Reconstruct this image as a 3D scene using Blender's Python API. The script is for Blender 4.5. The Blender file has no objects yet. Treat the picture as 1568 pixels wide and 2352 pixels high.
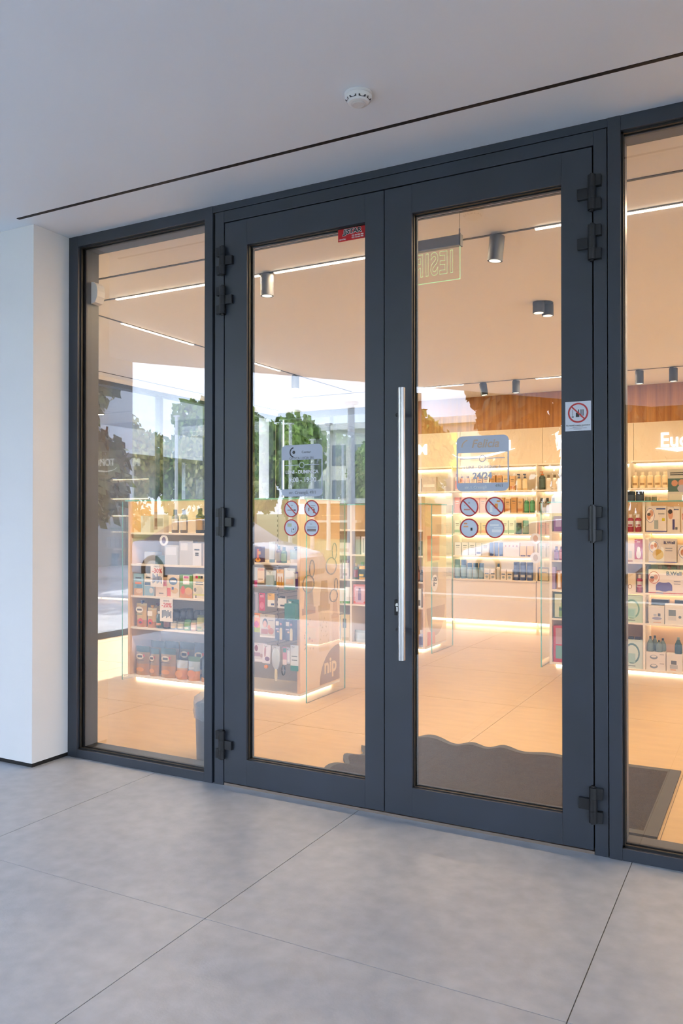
import bpy, math, random
from mathutils import Vector
R = math.radians
rnd = random.Random(7)
S = bpy.context.scene
COL = S.collection

# ------------------------------------------------------------------ camera
cam_d = bpy.data.cameras.new('camera')
cam_d.sensor_fit = 'VERTICAL'; cam_d.sensor_height = 36.0; cam_d.sensor_width = 36.0
cam_d.lens = 28.543; cam_d.clip_start = 0.05; cam_d.clip_end = 400
cam = bpy.data.objects.new('camera', cam_d); COL.objects.link(cam)
cam.location = (0, -3.35, 1.343)
cam.rotation_euler = (R(90.4935), 0, R(27.945))
S.camera = cam

# ------------------------------------------------------------------ view
S.view_settings.view_transform = 'Standard'
S.view_settings.look = 'None'
S.view_settings.gamma = 1.0
S.view_settings.use_curve_mapping = False
S.view_settings.exposure = 0.0
S.cycles.use_light_tree = False
S.cycles.use_adaptive_sampling = True
S.cycles.adaptive_threshold = 0.2
S.cycles.max_bounces = 6
S.cycles.diffuse_bounces = 4
S.cycles.glossy_bounces = 2
S.cycles.transmission_bounces = 4
S.cycles.transparent_max_bounces = 12
S.cycles.caustics_reflective = False
S.cycles.caustics_refractive = False
S.cycles.sample_clamp_indirect = 6.0

# ------------------------------------------------------------------ sky and sun
SUN_EL, SUN_AZ = 46.0, 135.0           # sun stands behind and left of the building
w = bpy.data.worlds.new('sky'); S.world = w; w.use_nodes = True
nt = w.node_tree; nt.nodes.clear()
out = nt.nodes.new('ShaderNodeOutputWorld'); bg = nt.nodes.new('ShaderNodeBackground')
sky = nt.nodes.new('ShaderNodeTexSky'); sky.sky_type = 'NISHITA'; sky.sun_disc = False
sky.sun_elevation = R(SUN_EL); sky.sun_rotation = R(-45); sky.air_density = 1.0; sky.dust_density = 2.2; sky.ozone_density = 1.0
tc = nt.nodes.new('ShaderNodeTexCoord'); ns = nt.nodes.new('ShaderNodeTexNoise')
ns.inputs['Scale'].default_value = 3.2; ns.inputs['Detail'].default_value = 6
rp = nt.nodes.new('ShaderNodeValToRGB'); rp.color_ramp.elements[0].position = .42; rp.color_ramp.elements[1].position = .62
rp.color_ramp.elements[0].color = (.35, .35, .35, 1); rp.color_ramp.elements[1].color = (.9, .9, .9, 1)
mixc = nt.nodes.new('ShaderNodeMix'); mixc.data_type = 'RGBA'
SKY_CLOUD = 13.0
mixc.inputs[7].default_value = (SKY_CLOUD, SKY_CLOUD * 1.12, SKY_CLOUD * 1.36, 1)
nt.links.new(tc.outputs['Generated'], ns.inputs['Vector']); nt.links.new(ns.outputs['Fac'], rp.inputs['Fac'])
nt.links.new(rp.outputs['Color'], mixc.inputs[0]); nt.links.new(sky.outputs['Color'], mixc.inputs[6])
nt.links.new(mixc.outputs[2], bg.inputs['Color']); bg.inputs['Strength'].default_value = 0.56
nt.links.new(bg.outputs['Background'], out.inputs['Surface'])

sd = bpy.data.lights.new('sun', 'SUN'); sd.energy = 7.0; sd.angle = R(0.6); sd.color = (1.0, .97, .92)
sun = bpy.data.objects.new('sun', sd); COL.objects.link(sun)
# direction towards the sun: azimuth measured from +x counter-clockwise
_d = Vector((math.cos(R(SUN_EL)) * math.cos(R(SUN_AZ)), math.cos(R(SUN_EL)) * math.sin(R(SUN_AZ)), math.sin(R(SUN_EL))))
sun.rotation_euler = _d.to_track_quat('Z', 'Y').to_euler(); sun.location = (-10, 10, 20)

# ------------------------------------------------------------------ materials
MATS = {}
def lin(c):
    return tuple((x / 12.92 if x <= .04045 else ((x + .055) / 1.055) ** 2.4) for x in c)
def hexc(h):
    return tuple(int(h[i:i + 2], 16) / 255 for i in (0, 2, 4))
def mat(name, col, rough=.5, metal=0., spec=.5, emit=None, es=1., alpha=1., coat=0.):
    if name in MATS: return MATS[name]
    m = bpy.data.materials.new(name); m.use_nodes = True
    p = m.node_tree.nodes['Principled BSDF']
    p.inputs['Base Color'].default_value = (*col, 1); p.inputs['Roughness'].default_value = rough
    p.inputs['Metallic'].default_value = metal; p.inputs['Specular IOR Level'].default_value = spec
    p.inputs['Coat Weight'].default_value = coat
    if emit: p.inputs['Emission Color'].default_value = (*emit, 1); p.inputs['Emission Strength'].default_value = es
    MATS[name] = m; return m
def C(h, rough=.5):                                        # plain colour from a display-referred hex
    k = 'col_%s_%d' % (h, int(rough * 100))
    return MATS.get(k) or mat(k, lin(hexc(h)), rough)
def noisy(m, c1, c2, scale=6., detail=5, bump=0., bscale=60., rough=(.45, .6), stretch=(1, 1, 1), coord='Object'):
    n = m.node_tree; p = n.nodes['Principled BSDF']
    t = n.nodes.new('ShaderNodeTexCoord'); mp = n.nodes.new('ShaderNodeMapping'); mp.inputs['Scale'].default_value = stretch
    n.links.new(t.outputs[coord], mp.inputs['Vector'])
    a = n.nodes.new('ShaderNodeTexNoise'); a.inputs['Scale'].default_value = scale; a.inputs['Detail'].default_value = detail
    n.links.new(mp.outputs[0], a.inputs['Vector'])
    r = n.nodes.new('ShaderNodeValToRGB'); r.color_ramp.elements[0].position = .3; r.color_ramp.elements[1].position = .7
    r.color_ramp.elements[0].color = (*c1, 1); r.color_ramp.elements[1].color = (*c2, 1)
    n.links.new(a.outputs['Fac'], r.inputs['Fac']); n.links.new(r.outputs['Color'], p.inputs['Base Color'])
    mr = n.nodes.new('ShaderNodeMapRange'); mr.inputs['To Min'].default_value = rough[0]; mr.inputs['To Max'].default_value = rough[1]
    n.links.new(a.outputs['Fac'], mr.inputs['Value']); n.links.new(mr.outputs[0], p.inputs['Roughness'])
    if bump:
        b = n.nodes.new('ShaderNodeTexNoise'); b.inputs['Scale'].default_value = bscale; b.inputs['Detail'].default_value = 3
        n.links.new(mp.outputs[0], b.inputs['Vector'])
        bp = n.nodes.new('ShaderNodeBump'); bp.inputs['Strength'].default_value = bump; bp.inputs['Distance'].default_value = .01
        n.links.new(b.outputs['Fac'], bp.inputs['Height']); n.links.new(bp.outputs[0], p.inputs['Normal'])
    return m
def glassmat(name, r0, tint=(1, 1, 1)):
    """clear pane: transparent, with a mirror coat that grows towards grazing angles"""
    m = bpy.data.materials.new(name); m.use_nodes = True; n = m.node_tree; n.nodes.clear()
    o = n.nodes.new('ShaderNodeOutputMaterial'); mx = n.nodes.new('ShaderNodeMixShader')
    tr = n.nodes.new('ShaderNodeBsdfTransparent'); tr.inputs[0].default_value = (*tint, 1)
    gl = n.nodes.new('ShaderNodeBsdfGlossy'); gl.inputs['Roughness'].default_value = 0.0; gl.inputs['Color'].default_value = (.97, .99, 1, 1)
    lw = n.nodes.new('ShaderNodeLayerWeight'); lw.inputs['Blend'].default_value = .5
    pw = n.nodes.new('ShaderNodeMath'); pw.operation = 'POWER'; pw.inputs[1].default_value = 5
    ma = n.nodes.new('ShaderNodeMath'); ma.operation = 'MULTIPLY_ADD'; ma.inputs[1].default_value = 1 - r0; ma.inputs[2].default_value = r0
    n.links.new(lw.outputs['Facing'], pw.inputs[0]); n.links.new(pw.outputs[0], ma.inputs[0]); n.links.new(ma.outputs[0], mx.inputs[0])
    n.links.new(tr.outputs[0], mx.inputs[1]); n.links.new(gl.outputs[0], mx.inputs[2]); n.links.new(mx.outputs[0], o.inputs[0])
    MATS[name] = m; return m

FRAME = noisy(mat('anthracite_powder_coat', (.05, .06, .08), .42), lin(hexc('30363f')), lin(hexc('343b47')), 3, 2, .05, 900, (.36, .44))
BLACK = mat('black_rubber', (.006, .006, .007), .6)
HINGE = mat('black_hinge_metal', (.018, .02, .024), .35, .3)
STEEL = mat('brushed_steel', (.5, .5, .5), .28, 1.0)
WHITE = noisy(mat('white_plaster', (.78, .78, .77), .7), (.74, .75, .76), (.80, .80, .80), 1.5, 3, .03, 220, (.65, .8))
SOFFIT = noisy(mat('white_soffit_panel', (.8, .8, .8), .6), (.80, .865, .92), (.84, .90, .95), .8, 2, 0, 1, (.5, .6))
CEIL = mat('white_ceiling_paint', (.93, .92, .90), .7)
TILE_OUT = noisy(mat('grey_porcelain_tile', (.4, .4, .4), .5), lin(hexc('9ea4ad')), lin(hexc('b0b5bd')), 16, 14, .06, 160, (.34, .5), coord='Generated')
GROUT = mat('dark_grout', (.12, .12, .12), .8)
TILE_IN = noisy(mat('cream_porcelain_tile', (.6, .55, .5), .4), lin(hexc('bb9b6b')), lin(hexc('c8a97a')), 4, 8, .02, 90, (.28, .4), (1, 3.5, 1))
GROUT_IN = mat('beige_grout', (.3, .26, .22), .8)
GLASS = glassmat('shopfront_glass', .14)
CLEAR = glassmat('clear_glass_back', .02)
GLASS2 = glassmat('clear_panel_glass', .035, (.97, .99, .985))
GEDGE = mat('green_glass_edge', lin(hexc('6fb3ac')), .15, 0, .6)
SIDEGLASS = glassmat('side_window_glass', .10)
WOOD = noisy(mat('oak_veneer', (.4, .22, .1), .5), lin(hexc('8f5a2a')), lin(hexc('b9803f')), 2.2, 8, .05, 40, (.45, .6), (14, 14, .5))
LAMINATE = mat('warm_white_laminate', lin(hexc('e6dccd')), .5)
SIGNPANEL = mat('beige_sign_panel', lin(hexc('d9c9b2')), .5)
GREYLAM = mat('grey_pegboard', lin(hexc('aca6a0')), .55)
PEACH = mat('maple_laminate', lin(hexc('e2bf98')), .5)
WARM = (1.0, .72, .42)
def emitmat(name, col, st):
    m = bpy.data.materials.new(name); m.use_nodes = True; n = m.node_tree; n.nodes.clear()
    o = n.nodes.new('ShaderNodeOutputMaterial'); e = n.nodes.new('ShaderNodeEmission')
    e.inputs[0].default_value = (*col, 1); e.inputs[1].default_value = st; n.links.new(e.outputs[0], o.inputs[0]); MATS[name] = m; return m
LEDLIN = emitmat('linear_led', (1, .86, .68), 9.0)
LEDSTRIP = emitmat('led_strip', (1, .76, .46), 16.0)
LEDPLINTH = emitmat('plinth_led', (1, .80, .54), 10.0)
LAMPFACE = emitmat('lamp_face', (1, .88, .7), 1.6)
SIGNLIT = emitmat('lit_sign', (1, .96, .9), 2.6)
for _m in (SIGNLIT, LAMPFACE): _m.cycles.emission_sampling = 'NONE'

# ------------------------------------------------------------------ mesh builder
class MB:
    def __init__(s): s.v = []; s.f = []; s.m = []; s.sm = []
    def add(s, vs, fs, m=0, sm=False):
        b = len(s.v); s.v += [tuple(v) for v in vs]
        for f in fs: s.f.append(tuple(b + i for i in f)); s.m.append(m); s.sm.append(sm)
        return s
    def box(s, x0, x1, y0, y1, z0, z1, m=0):
        return s.add([(x0, y0, z0), (x1, y0, z0), (x1, y1, z0), (x0, y1, z0), (x0, y0, z1), (x1, y0, z1), (x1, y1, z1), (x0, y1, z1)],
                     [(0, 3, 2, 1), (4, 5, 6, 7), (0, 1, 5, 4), (1, 2, 6, 5), (2, 3, 7, 6), (3, 0, 4, 7)], m)
    def lathe(s, prof, n=20, m=0, c=(0, 0), sx=1., sy=1.):
        vs = []; fs = []
        for r, z in prof:
            for k in range(n):
                a = 2 * math.pi * k / n; vs.append((c[0] + r * sx * math.cos(a), c[1] + r * sy * math.sin(a), z))
        for i in range(len(prof) - 1):
            for k in range(n):
                fs.append((i * n + k, i * n + (k + 1) % n, (i + 1) * n + (k + 1) % n, (i + 1) * n + k))
        s.add(vs, fs, m, True)
        s.add([vs[k] for k in range(n)], [tuple(reversed(range(n)))], m)
        s.add(vs[-n:], [tuple(range(n))], m); return s
    def cyl(s, c, r, z0, z1, n=20, m=0, r2=None):
        return s.lathe([(r, z0), (r if r2 is None else r2, z1)], n, m, c)
    def tube(s, pts, r, n=10, m=0, closed=False):
        pts = [Vector(p) for p in pts]; vs = []; fs = []; N = len(pts)
        for i, p in enumerate(pts):
            if closed: t = pts[(i + 1) % N] - pts[i - 1]
            else: t = pts[min(i + 1, N - 1)] - pts[max(i - 1, 0)]
            t.normalize(); u = t.cross(Vector((0, 0, 1)))
            if u.length < 1e-3: u = t.cross(Vector((0, 1, 0)))
            u.normalize(); q = t.cross(u)
            for k in range(n):
                a = 2 * math.pi * k / n; vs.append(p + r * (math.cos(a) * u + math.sin(a) * q))
        for i in range(N if closed else N - 1):
            j = (i + 1) % N
            for k in range(n): fs.append((i * n + k, i * n + (k + 1) % n, j * n + (k + 1) % n, j * n + k))
        s.add(vs, fs, m, True)
        if not closed: s.add(vs[:n], [tuple(reversed(range(n)))], m); s.add(vs[-n:], [tuple(range(n))], m)
        return s
    def prism(s, poly, z0, z1, m=0):                         # poly counter-clockwise in xy
        n = len(poly); vs = [(x, y, z0) for x, y in poly] + [(x, y, z1) for x, y in poly]
        return s.add(vs, [tuple(reversed(range(n))), tuple(range(n, 2 * n))] + [(i, (i + 1) % n, n + (i + 1) % n, n + i) for i in range(n)], m)
    def plate(s, poly, y0, y1, m=0):                         # poly counter-clockwise seen from -y, in xz
        n = len(poly); vs = [(x, y0, z) for x, z in poly] + [(x, y1, z) for x, z in poly]
        return s.add(vs, [tuple(range(n)), tuple(reversed(range(n, 2 * n)))] + [(n + i, n + (i + 1) % n, (i + 1) % n, i) for i in range(n)], m)
    def ringplate(s, cx, cz, r0, r1, y0, y1, n=40, m=0):
        for k in range(n):
            a, b = 2 * math.pi * k / n, 2 * math.pi * (k + 1) / n
            P = lambda r, t: (cx + r * math.cos(t), cz + r * math.sin(t))
            s.plate([P(r0, a), P(r1, a), P(r1, b), P(r0, b)], y0, y1, m)
        return s
def mesh(name, mb, mats):
    me = bpy.data.meshes.new(name); me.from_pydata(mb.v, [], mb.f)
    for m in mats: me.materials.append(m)
    me.polygons.foreach_set('material_index', mb.m); me.polygons.foreach_set('use_smooth', mb.sm); me.update()
    if any(mb.sm): me.set_sharp_from_angle(angle=R(42))
    return me
def link(name, data, parent=None, loc=(0, 0, 0), rz=0.):
    o = bpy.data.objects.new(name, data); COL.objects.link(o); o.location = loc
    if rz: o.rotation_euler = (0, 0, rz)
    if parent: o.parent = parent
    return o
def obj(name, mb, mats, parent=None, loc=(0, 0, 0), rz=0., bevel=0.):
    if not isinstance(mats, (list, tuple)): mats = [mats]
    o = link(name, mesh(name, mb, mats), parent, loc, rz)
    if bevel:
        b = o.modifiers.new('bevel', 'BEVEL'); b.width = bevel; b.segments = 2; b.limit_method = 'ANGLE'
    return o
def tag(o, label, cat, group=None, kind=None):
    o['label'] = label; o['category'] = cat
    if group: o['group'] = group
    if kind: o['kind'] = kind
    return o
def struct(o): o['kind'] = 'structure'; return o
def thing(name, label, cat, loc=(0, 0, 0), rz=0., group=None):
    return tag(link(name, None, None, loc, rz), label, cat, group)
def box(x0, x1, y0, y1, z0, z1): return MB().box(x0, x1, y0, y1, z0, z1)
def text(body, size, m, parent=None, loc=(0, 0, 0), rot=(90, 0, 0), name='lettering', ext=.0006, align='CENTER', bold=0., sx=1., shear=0.):
    cu = bpy.data.curves.new(name, 'FONT'); cu.body = body; cu.size = size; cu.extrude = ext; cu.align_x = align; cu.align_y = 'CENTER'
    cu.offset = bold; cu.shear = shear; cu.resolution_u = 3
    cu.materials.append(m); tmp = bpy.data.objects.new('tmp', cu); COL.objects.link(tmp)
    bpy.context.view_layer.update()
    me = bpy.data.meshes.new_from_object(tmp.evaluated_get(bpy.context.evaluated_depsgraph_get())); me.name = name
    if not me.materials: me.materials.append(m)
    bpy.data.objects.remove(tmp); bpy.data.curves.remove(cu)
    o = link(name, me, parent, loc); o.rotation_euler = tuple(R(a) for a in rot); o.scale = (sx, 1, 1); return o
ORD = ['first', 'second', 'third', 'fourth', 'fifth', 'sixth', 'seventh', 'eighth', 'ninth', 'tenth', 'eleventh', 'twelfth', 'thirteenth', 'fourteenth',
       'fifteenth', 'sixteenth', 'seventeenth', 'eighteenth', 'nineteenth', 'twentieth']
# ================================================================== THE SETTING
ZC = 2.943
# outside floor: 1.2 m porcelain tiles, joints at x = -0.49 + 1.2 k and y = 0.055 - 1.2 k
fl = struct(obj('floor_outside', box(-6.1, 5.51, -5.95, .155, -.06, -.004), GROUT))
_tiles = {}
def tile(x0, x1, y0, y1, m, parent, name='tile', g=.0016):
    k = (round(x1 - x0, 3), round(y1 - y0, 3), m.name)
    if k not in _tiles:
        _tiles[k] = mesh('tile', MB().box(g, x1 - x0 - g, g, y1 - y0 - g, -.012, 0), [m])
    return link(name, _tiles[k], parent, (x0, y0, 0))
for i in range(-5, 5):
    for j in range(0, 5):
        x0 = -.49 + 1.2 * i; y1 = .055 - 1.2 * j
        tile(x0, x0 + 1.2, y1 - 1.2, y1, TILE_OUT, fl)
    tile(x0, x0 + 1.2, .055, .15, TILE_OUT, fl)
# inside floor: joints at x = -4.02 + 1.2 k, y = 0 + 1.2 k
fi = struct(obj('floor', box(-6.75, 2.6, .155, 7.1, -.06, -.004), GROUT_IN))
xs = [-6.75, -6.42, -5.22, -4.02, -2.82, -1.62, -.42, .78, 1.98, 2.6]; ys = [.155, 1.2, 2.4, 3.6, 4.8, 6.0, 7.1]
for a, b in zip(xs, xs[1:]):
    for c, d in zip(ys, ys[1:]): tile(a, b, c, d, TILE_IN, fi)

# soffit outside with a recessed black shadow slot, diagonal front edge
mb = MB()
mb.prism([(-6.1, -.334), (14, -.334), (14, .0), (-6.1, .0)], ZC, 3.5)
mb.prism([(-6.1, -.357), (-3.548, -.357), (-3.548, -.334), (-6.1, -.334)], ZC, 3.5)
mb.prism([(-6.1, -2.9), (-5.76, -2.9), (-1.52, -8.87), (14, -8.87), (14, -.357), (-6.1, -.357)], ZC, 3.5)
so = struct(obj('ceiling_outside', mb, SOFFIT))
struct(obj('trim_1', box(-3.548, 14, -.3529, -.3341, ZC - .0004, ZC + .03), BLACK))
# inside ceiling, walls
struct(obj('ceiling', box(-6.95, 2.8, .0, 7.3, ZC, 3.5), CEIL))
struct(obj('wall_back', box(-4.715, 2.8, 7.05, 7.3, -.06, ZC), LAMINATE))
struct(obj('wall_right', box(2.6, 2.8, .155, 7.05, -.06, ZC), CEIL))
# left wall block beside the shop window, standing proud of the glazing
struct(obj('wall_left', box(-6.95, -3.531, -.255, .16, .022, ZC), WHITE, bevel=.002))
struct(obj('baseboard_left', box(-6.93, -3.538, -.248, .15, 0, .023), BLACK))
struct(obj('wall_wing', box(-6.1, -5.76, -2.9, -.256, 0, ZC), WHITE))
struct(obj('wall_front_right', box(2.1, 14, -.02, .16, 0, ZC), WHITE))

# ------------------------------------------------------------------ glazed shopfront
def pane(name, x0, x1, z0, z1, y0=.03, y1=.05, parent=None):
    mb = MB().box(x0, x1, y0, y1, z0, z1); mb.m = [2, 2, 0, 2, 1, 2]
    return obj(name, mb, [GLASS, CLEAR, GEDGE], parent)
def sidelight(name, xa, xb, left_bar, right_bar):
    """fixed shop window between xa and xb, frame bars in front, deep frame behind the pane"""
    t = link(name, None); struct(t)
    xl, xr = xa + left_bar, xb - right_bar
    obj('frame', MB().box(xa, xl, -.004, .16, 0, ZC), FRAME, t, bevel=.0015)
    if right_bar: obj('frame', MB().box(xr, xb, -.004, .16, 0, ZC), FRAME, t, bevel=.0015)
    obj('frame', MB().box(xl, xr, -.002, .16, 2.884, ZC), FRAME, t, bevel=.0015)
    obj('frame', MB().box(xl, xr, -.002, .16, 0, .047), FRAME, t, bevel=.0015)
    g = MB(); e = .008
    for yy in (.016, .052):
        g.box(xl, xl + e, yy, yy + .012, .047, 2.884); g.box(xr - e, xr, yy, yy + .012, .047, 2.884)
        g.box(xl, xr, yy, yy + .012, .047, .047 + e); g.box(xl, xr, yy, yy + .012, 2.884 - e, 2.884)
    obj('gasket', g, BLACK, t)
    pane('pane', xl, xr, .047, 2.884, parent=t)
    return t
sidelight('window_1', -3.531, -2.521, .068, .05)
sidelight('window_2', -.575, .86, .049, .05)
sidelight('window_3', .862, 2.1, .05, .05)
# door frame between the mullions
df = struct(link('trim_door_frame', None))
obj('jamb', MB().box(-2.521, -2.509, .02, .1, 0, ZC).box(-.587, -.575, .02, .1, 0, ZC), BLACK, df)
obj('jamb', MB().box(-2.508, -2.4525, .0, .12, 0, 2.905), FRAME, df, bevel=.0015)
obj('jamb', MB().box(-.631, -.579, .0, .12, 0, 2.905), FRAME, df, bevel=.0015)
obj('head', MB().box(-2.452, -.6315, .0, .12, 2.848, 2.905), FRAME, df, bevel=.0015)
obj('head', MB().box(-2.521, -.575, -.002, .16, 2.908, ZC), FRAME, df, bevel=.0015)
obj('shadow_gap', MB().box(-2.52, -.576, .012, .1, 2.9, 2.91), BLACK, df)
obj('door_stop', MB().box(-2.4525, -2.43, .09, .12, 0, 2.85).box(-.655, -.6315, .09, .12, 0, 2.85).box(-2.43, -.655, .09, .12, 2.82, 2.848), BLACK, df)
obj('threshold', MB().box(-2.45, -.634, .005, .12, 0, .012), mat('threshold_aluminium', (.3, .24, .2), .4, .6), df)
def leaf(name, x0, x1, gx0, gx1, label):
    t = thing(name, label, 'door', (x0, 0, .018)); t['kind'] = 'thing'
    L = lambda a: a - x0
    z0, z1, g0, g1 = 0., 2.824, .127, 2.696
    obj('stile', MB().box(0, L(gx0), 0, .07, z0, z1), FRAME, t, bevel=.0015)
    obj('stile', MB().box(L(gx1), L(x1), 0, .07, z0, z1), FRAME, t, bevel=.0015)
    obj('rail', MB().box(L(gx0), L(gx1), 0, .07, g1, z1), FRAME, t)
    obj('rail', MB().box(L(gx0), L(gx1), 0, .07, z0, g0), FRAME, t)
    g = MB(); e = .004
    for yy in (.014, .05):
        g.box(L(gx0), L(gx0) + e, yy, yy + .014, g0, g1); g.box(L(gx1) - e, L(gx1), yy, yy + .014, g0, g1)
        g.box(L(gx0), L(gx1), yy, yy + .014, g0, g0 + e); g.box(L(gx0), L(gx1), yy, yy + .014, g1 - e, g1)
    obj('gasket', g, BLACK, t)
    pane('pane', L(gx0), L(gx1), g0, g1, .028, .048, t)
    return t
door1 = leaf('door_leaf', -2.447, -1.5595, -2.312, -1.655, 'dark grey glazed door leaf without a handle')
door2 = leaf('door_leaf', -1.5555, -.6365, -1.421, -.759, 'dark grey glazed door leaf with long steel pull handle')
obj('meeting_seal', MB().box(-.003, .001, .03, .065, .0, 2.82), BLACK, door2)

def hinge(px_, z, side, parent):
    """three stacked barrels on the gap; the middle plate reaches onto the leaf, the outer two onto the jamb"""
    t = link('hinge', None, parent, (px_ - parent.location.x, 0, z - parent.location.z))
    h = .046
    for k in range(3):
        a = -.0695 + k * .0465
        mb = MB().cyl((0, -.016), .0165, a, a + h, 20)
        d = side if k == 1 else -side
        xa, xb = sorted((0, d * (.058 if k == 1 else .036)))
        mb.box(xa, xb, -.018 if k == 1 else -.022, 0.001, a + .001, a + h - .001)
        obj('knuckle', mb, HINGE, t, bevel=.0012)
    obj('hinge_pin', MB().cyl((0, -.016), .009, -.076, .076, 12), HINGE, t)
for z in (2.6485, 2.4495, 1.3275, .208):
    hinge(-2.450, z, 1, door1)
for z in (2.651, 2.451, 1.324, .2045):
    hinge(-.634, z, -1, door2)
# pull handle, standoffs, lock
t = door2
ox, oz = t.location.x, t.location.z
hb = link('pull_handle', None, t, (-1.443 - ox, -.066, 0))
obj('bar', MB().cyl((0, 0), .0165, .722 - oz, 1.922 - oz, 28), STEEL, hb)
for z in (.845, 1.812):
    obj('standoff', MB().tube([(-.004, .008, z - oz), (-.05, .0665, z - oz)], .0085, 14), mat('dark_steel', (.12, .12, .13), .3, .9), hb)
lk = link('lock_plate', None, t, (-1.488 - ox, 0, .945 - oz))
obj('escutcheon', MB().box(-.016, .016, -.009, .001, -.035, .035), BLACK, lk, bevel=.002)
mb = MB(); mb.ringplate(0, .012, 0.0005, .0085, -.0125, -.008, 20)
mb.box(-.0045, .0045, -.0125, -.008, -.017, .008)
obj('lock_cylinder', mb, STEEL, lk)

# ------------------------------------------------------------------ stickers on the doors
RED = mat('sign_red', lin(hexc('b5383a')), .5); SGREY = mat('sticker_grey_white', lin(hexc('ccd3de')), .5)
FROST = mat('frosted_grey_film', lin(hexc('b4bccb')), .6); INK = mat('print_ink', (.03, .03, .035), .6); INKG = mat('print_grey_ink', (.18, .19, .21), .6)
WHITEP = mat('print_white', (.85, .85, .85), .5)
def rrect(x0, x1, z0, z1, r, n=6):
    p = []
    for cx, cz, a0 in ((x1 - r, z0 + r, -90), (x1 - r, z1 - r, 0), (x0 + r, z1 - r, 90), (x0 + r, z0 + r, 180)):
        for k in range(n + 1): a = R(a0 + 90 * k / n); p.append((cx + r * math.cos(a), cz + r * math.sin(a)))
    return p
GY = .0278                                                   # just in front of the pane
def hours_plate(cx, zb, zt, hw, label, head):
    t = thing('opening_hours_sticker', label, 'sticker', (cx, GY, zb))
    H = zt - zb; hd = .073
    # header with rounded top corners, footer with rounded bottom corners, thin side borders
    top = [(hw, H - hd)] + rrect(-hw, hw, 0, H, .025)[7:21] + [(-hw, H - hd)]
    top = [p for p in top if p[1] >= H - hd - 1e-6]
    obj('header', MB().plate(top, -.0006, 0), FROST, t)
    bot = [p for p in rrect(-hw, hw, 0, H, .025) if p[1] <= .03]
    bot = sorted([p for p in bot if p[0] < 0], key=lambda q: -q[1]) + sorted([p for p in bot if p[0] >= 0], key=lambda q: q[1])
    bot = [(-hw, .036)] + bot + [(hw, .036)]
    obj('footer', MB().plate(bot, -.0006, 0), FROST, t)
    for q in (-hw, hw - .006): obj('border', box(q, q + .006, -.0006, 0, .036, H - hd), FROST, t)
    mb = MB().box(-hw + .018, -.018, -.0006, 0, H - hd - .027, H - hd - .024).box(.018, hw - .018, -.0006, 0, H - hd - .027, H - hd - .024)
    mb.ringplate(0, H - hd - .026, .012, .015, -.0006, 0, 20); obj('divider', mb, FROST, t)
    head(t, H)
    return t
def head_l(t, H):
    mb = MB()
    for k in range(14):
        a, b = R(95 + k * 12), R(95 + (k + 1) * 12)
        P = lambda r, q: (-.045 + r * math.cos(q), H - .036 + r * 1.05 * math.sin(q))
        mb.plate([P(.018, a), P(.024, a), P(.024, b), P(.018, b)], -.001, -.0005)
    mb.ringplate(-.045, H - .036, .001, .008, -.001, -.0005, 16)
    obj('logo', mb, INK, t)
    text('Center', .018, INKG, t, (.025, -.001, H - .037)); text('OPTICA LUCIA SRL', .0165, INKG, t, (0, -.001, H - .066))
    text('LUNI - DUMINICA', .023, SGREY, t, (0, -.001, .118), bold=.0006); text('9:00 - 19:00', .032, SGREY, t, (.004, -.001, .080), bold=.0006)
    text('str. Creang\u0103, 49/1', .021, INKG, t, (.004, -.001, .019))
def head_r(t, H):
    mb = MB()
    for k in range(8):
        a, b = R(100 + k * 10), R(100 + (k + 1) * 10)
        P = lambda r, q: (-.062 + r * math.cos(q), H - .048 + r * math.sin(q))
        mb.plate([P(.028, a), P(.033, a), P(.033, b), P(.028, b)], -.001, -.0005)
    obj('logo', mb, C('c9a98c'), t)
    text('Felicia', .05, C('c0a894'), t, (.012, -.001, H - .036), shear=.25, bold=.0008)
    text('LUNI - DUMINICA', .021, FROST, t, (0, -.001, .103)); text('24/24', .038, FROST, t, (0, -.001, .066), bold=.0012)
    text('str. I. Creang\u0103', .017, WHITEP, t, (-.03, -.001, .017)); text('49/1', .02, INKG, t, (.075, -.001, .022))
hours_plate(-2.009, 1.452, 1.703, .115, 'grey framed opening hours sticker on the handleless door leaf', head_l)
hours_plate(-1.104, 1.463, 1.703, .117, 'blue-grey framed round-the-clock hours sticker on the handled door leaf', head_r)
def round_sign(cx, cz, r, bar, art, label):
    t = thing('prohibition_sticker', label, 'sticker', (cx, GY, cz), group='round door stickers')
    obj('disc', MB().plate([(r * .95 * math.cos(R(10 * k)), r * .95 * math.sin(R(10 * k))) for k in range(36)], -.0004, 0), SGREY, t)
    art(t, r)
    mb = MB().ringplate(0, 0, r * .86, r, -.0012, 0)
    if bar:
        c, s_ = math.cos(R(-45)), math.sin(R(-45)); q = r * .07; l = r * .9
        mb.plate([(-l * c + q * s_, -l * s_ - q * c), (l * c + q * s_, l * s_ - q * c), (l * c - q * s_, l * s_ + q * c), (-l * c - q * s_, -l * s_ + q * c)], -.0012, -.0005)
    obj('ring', mb, RED, t)
def rects(t, r, rs, m, name='pictogram'):
    mb = MB()
    for x0, x1, z0, z1 in rs: mb.box(x0 * r, x1 * r, -.0009, -.0003, z0 * r, z1 * r)
    obj(name, mb, m, t)
def a_smoke(t, r): rects(t, r, [(-.55, .3, -.2, -.08)], C('a98f8c')); rects(t, r, [(.33, .62, -.2, -.08), (-.05, .2, .42, .47), (.02, .1, .2, .25)], INK, 'cigarette_end')
def a_food(t, r): rects(t, r, [(-.45, -.3, -.3, .1), (.2, .42, -.55, .0), (-.3, .3, .1, .18)], C('8f6a66')); rects(t, r, [(-.1, .5, .3, .36)], INKG, 'pictogram_line')
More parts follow.
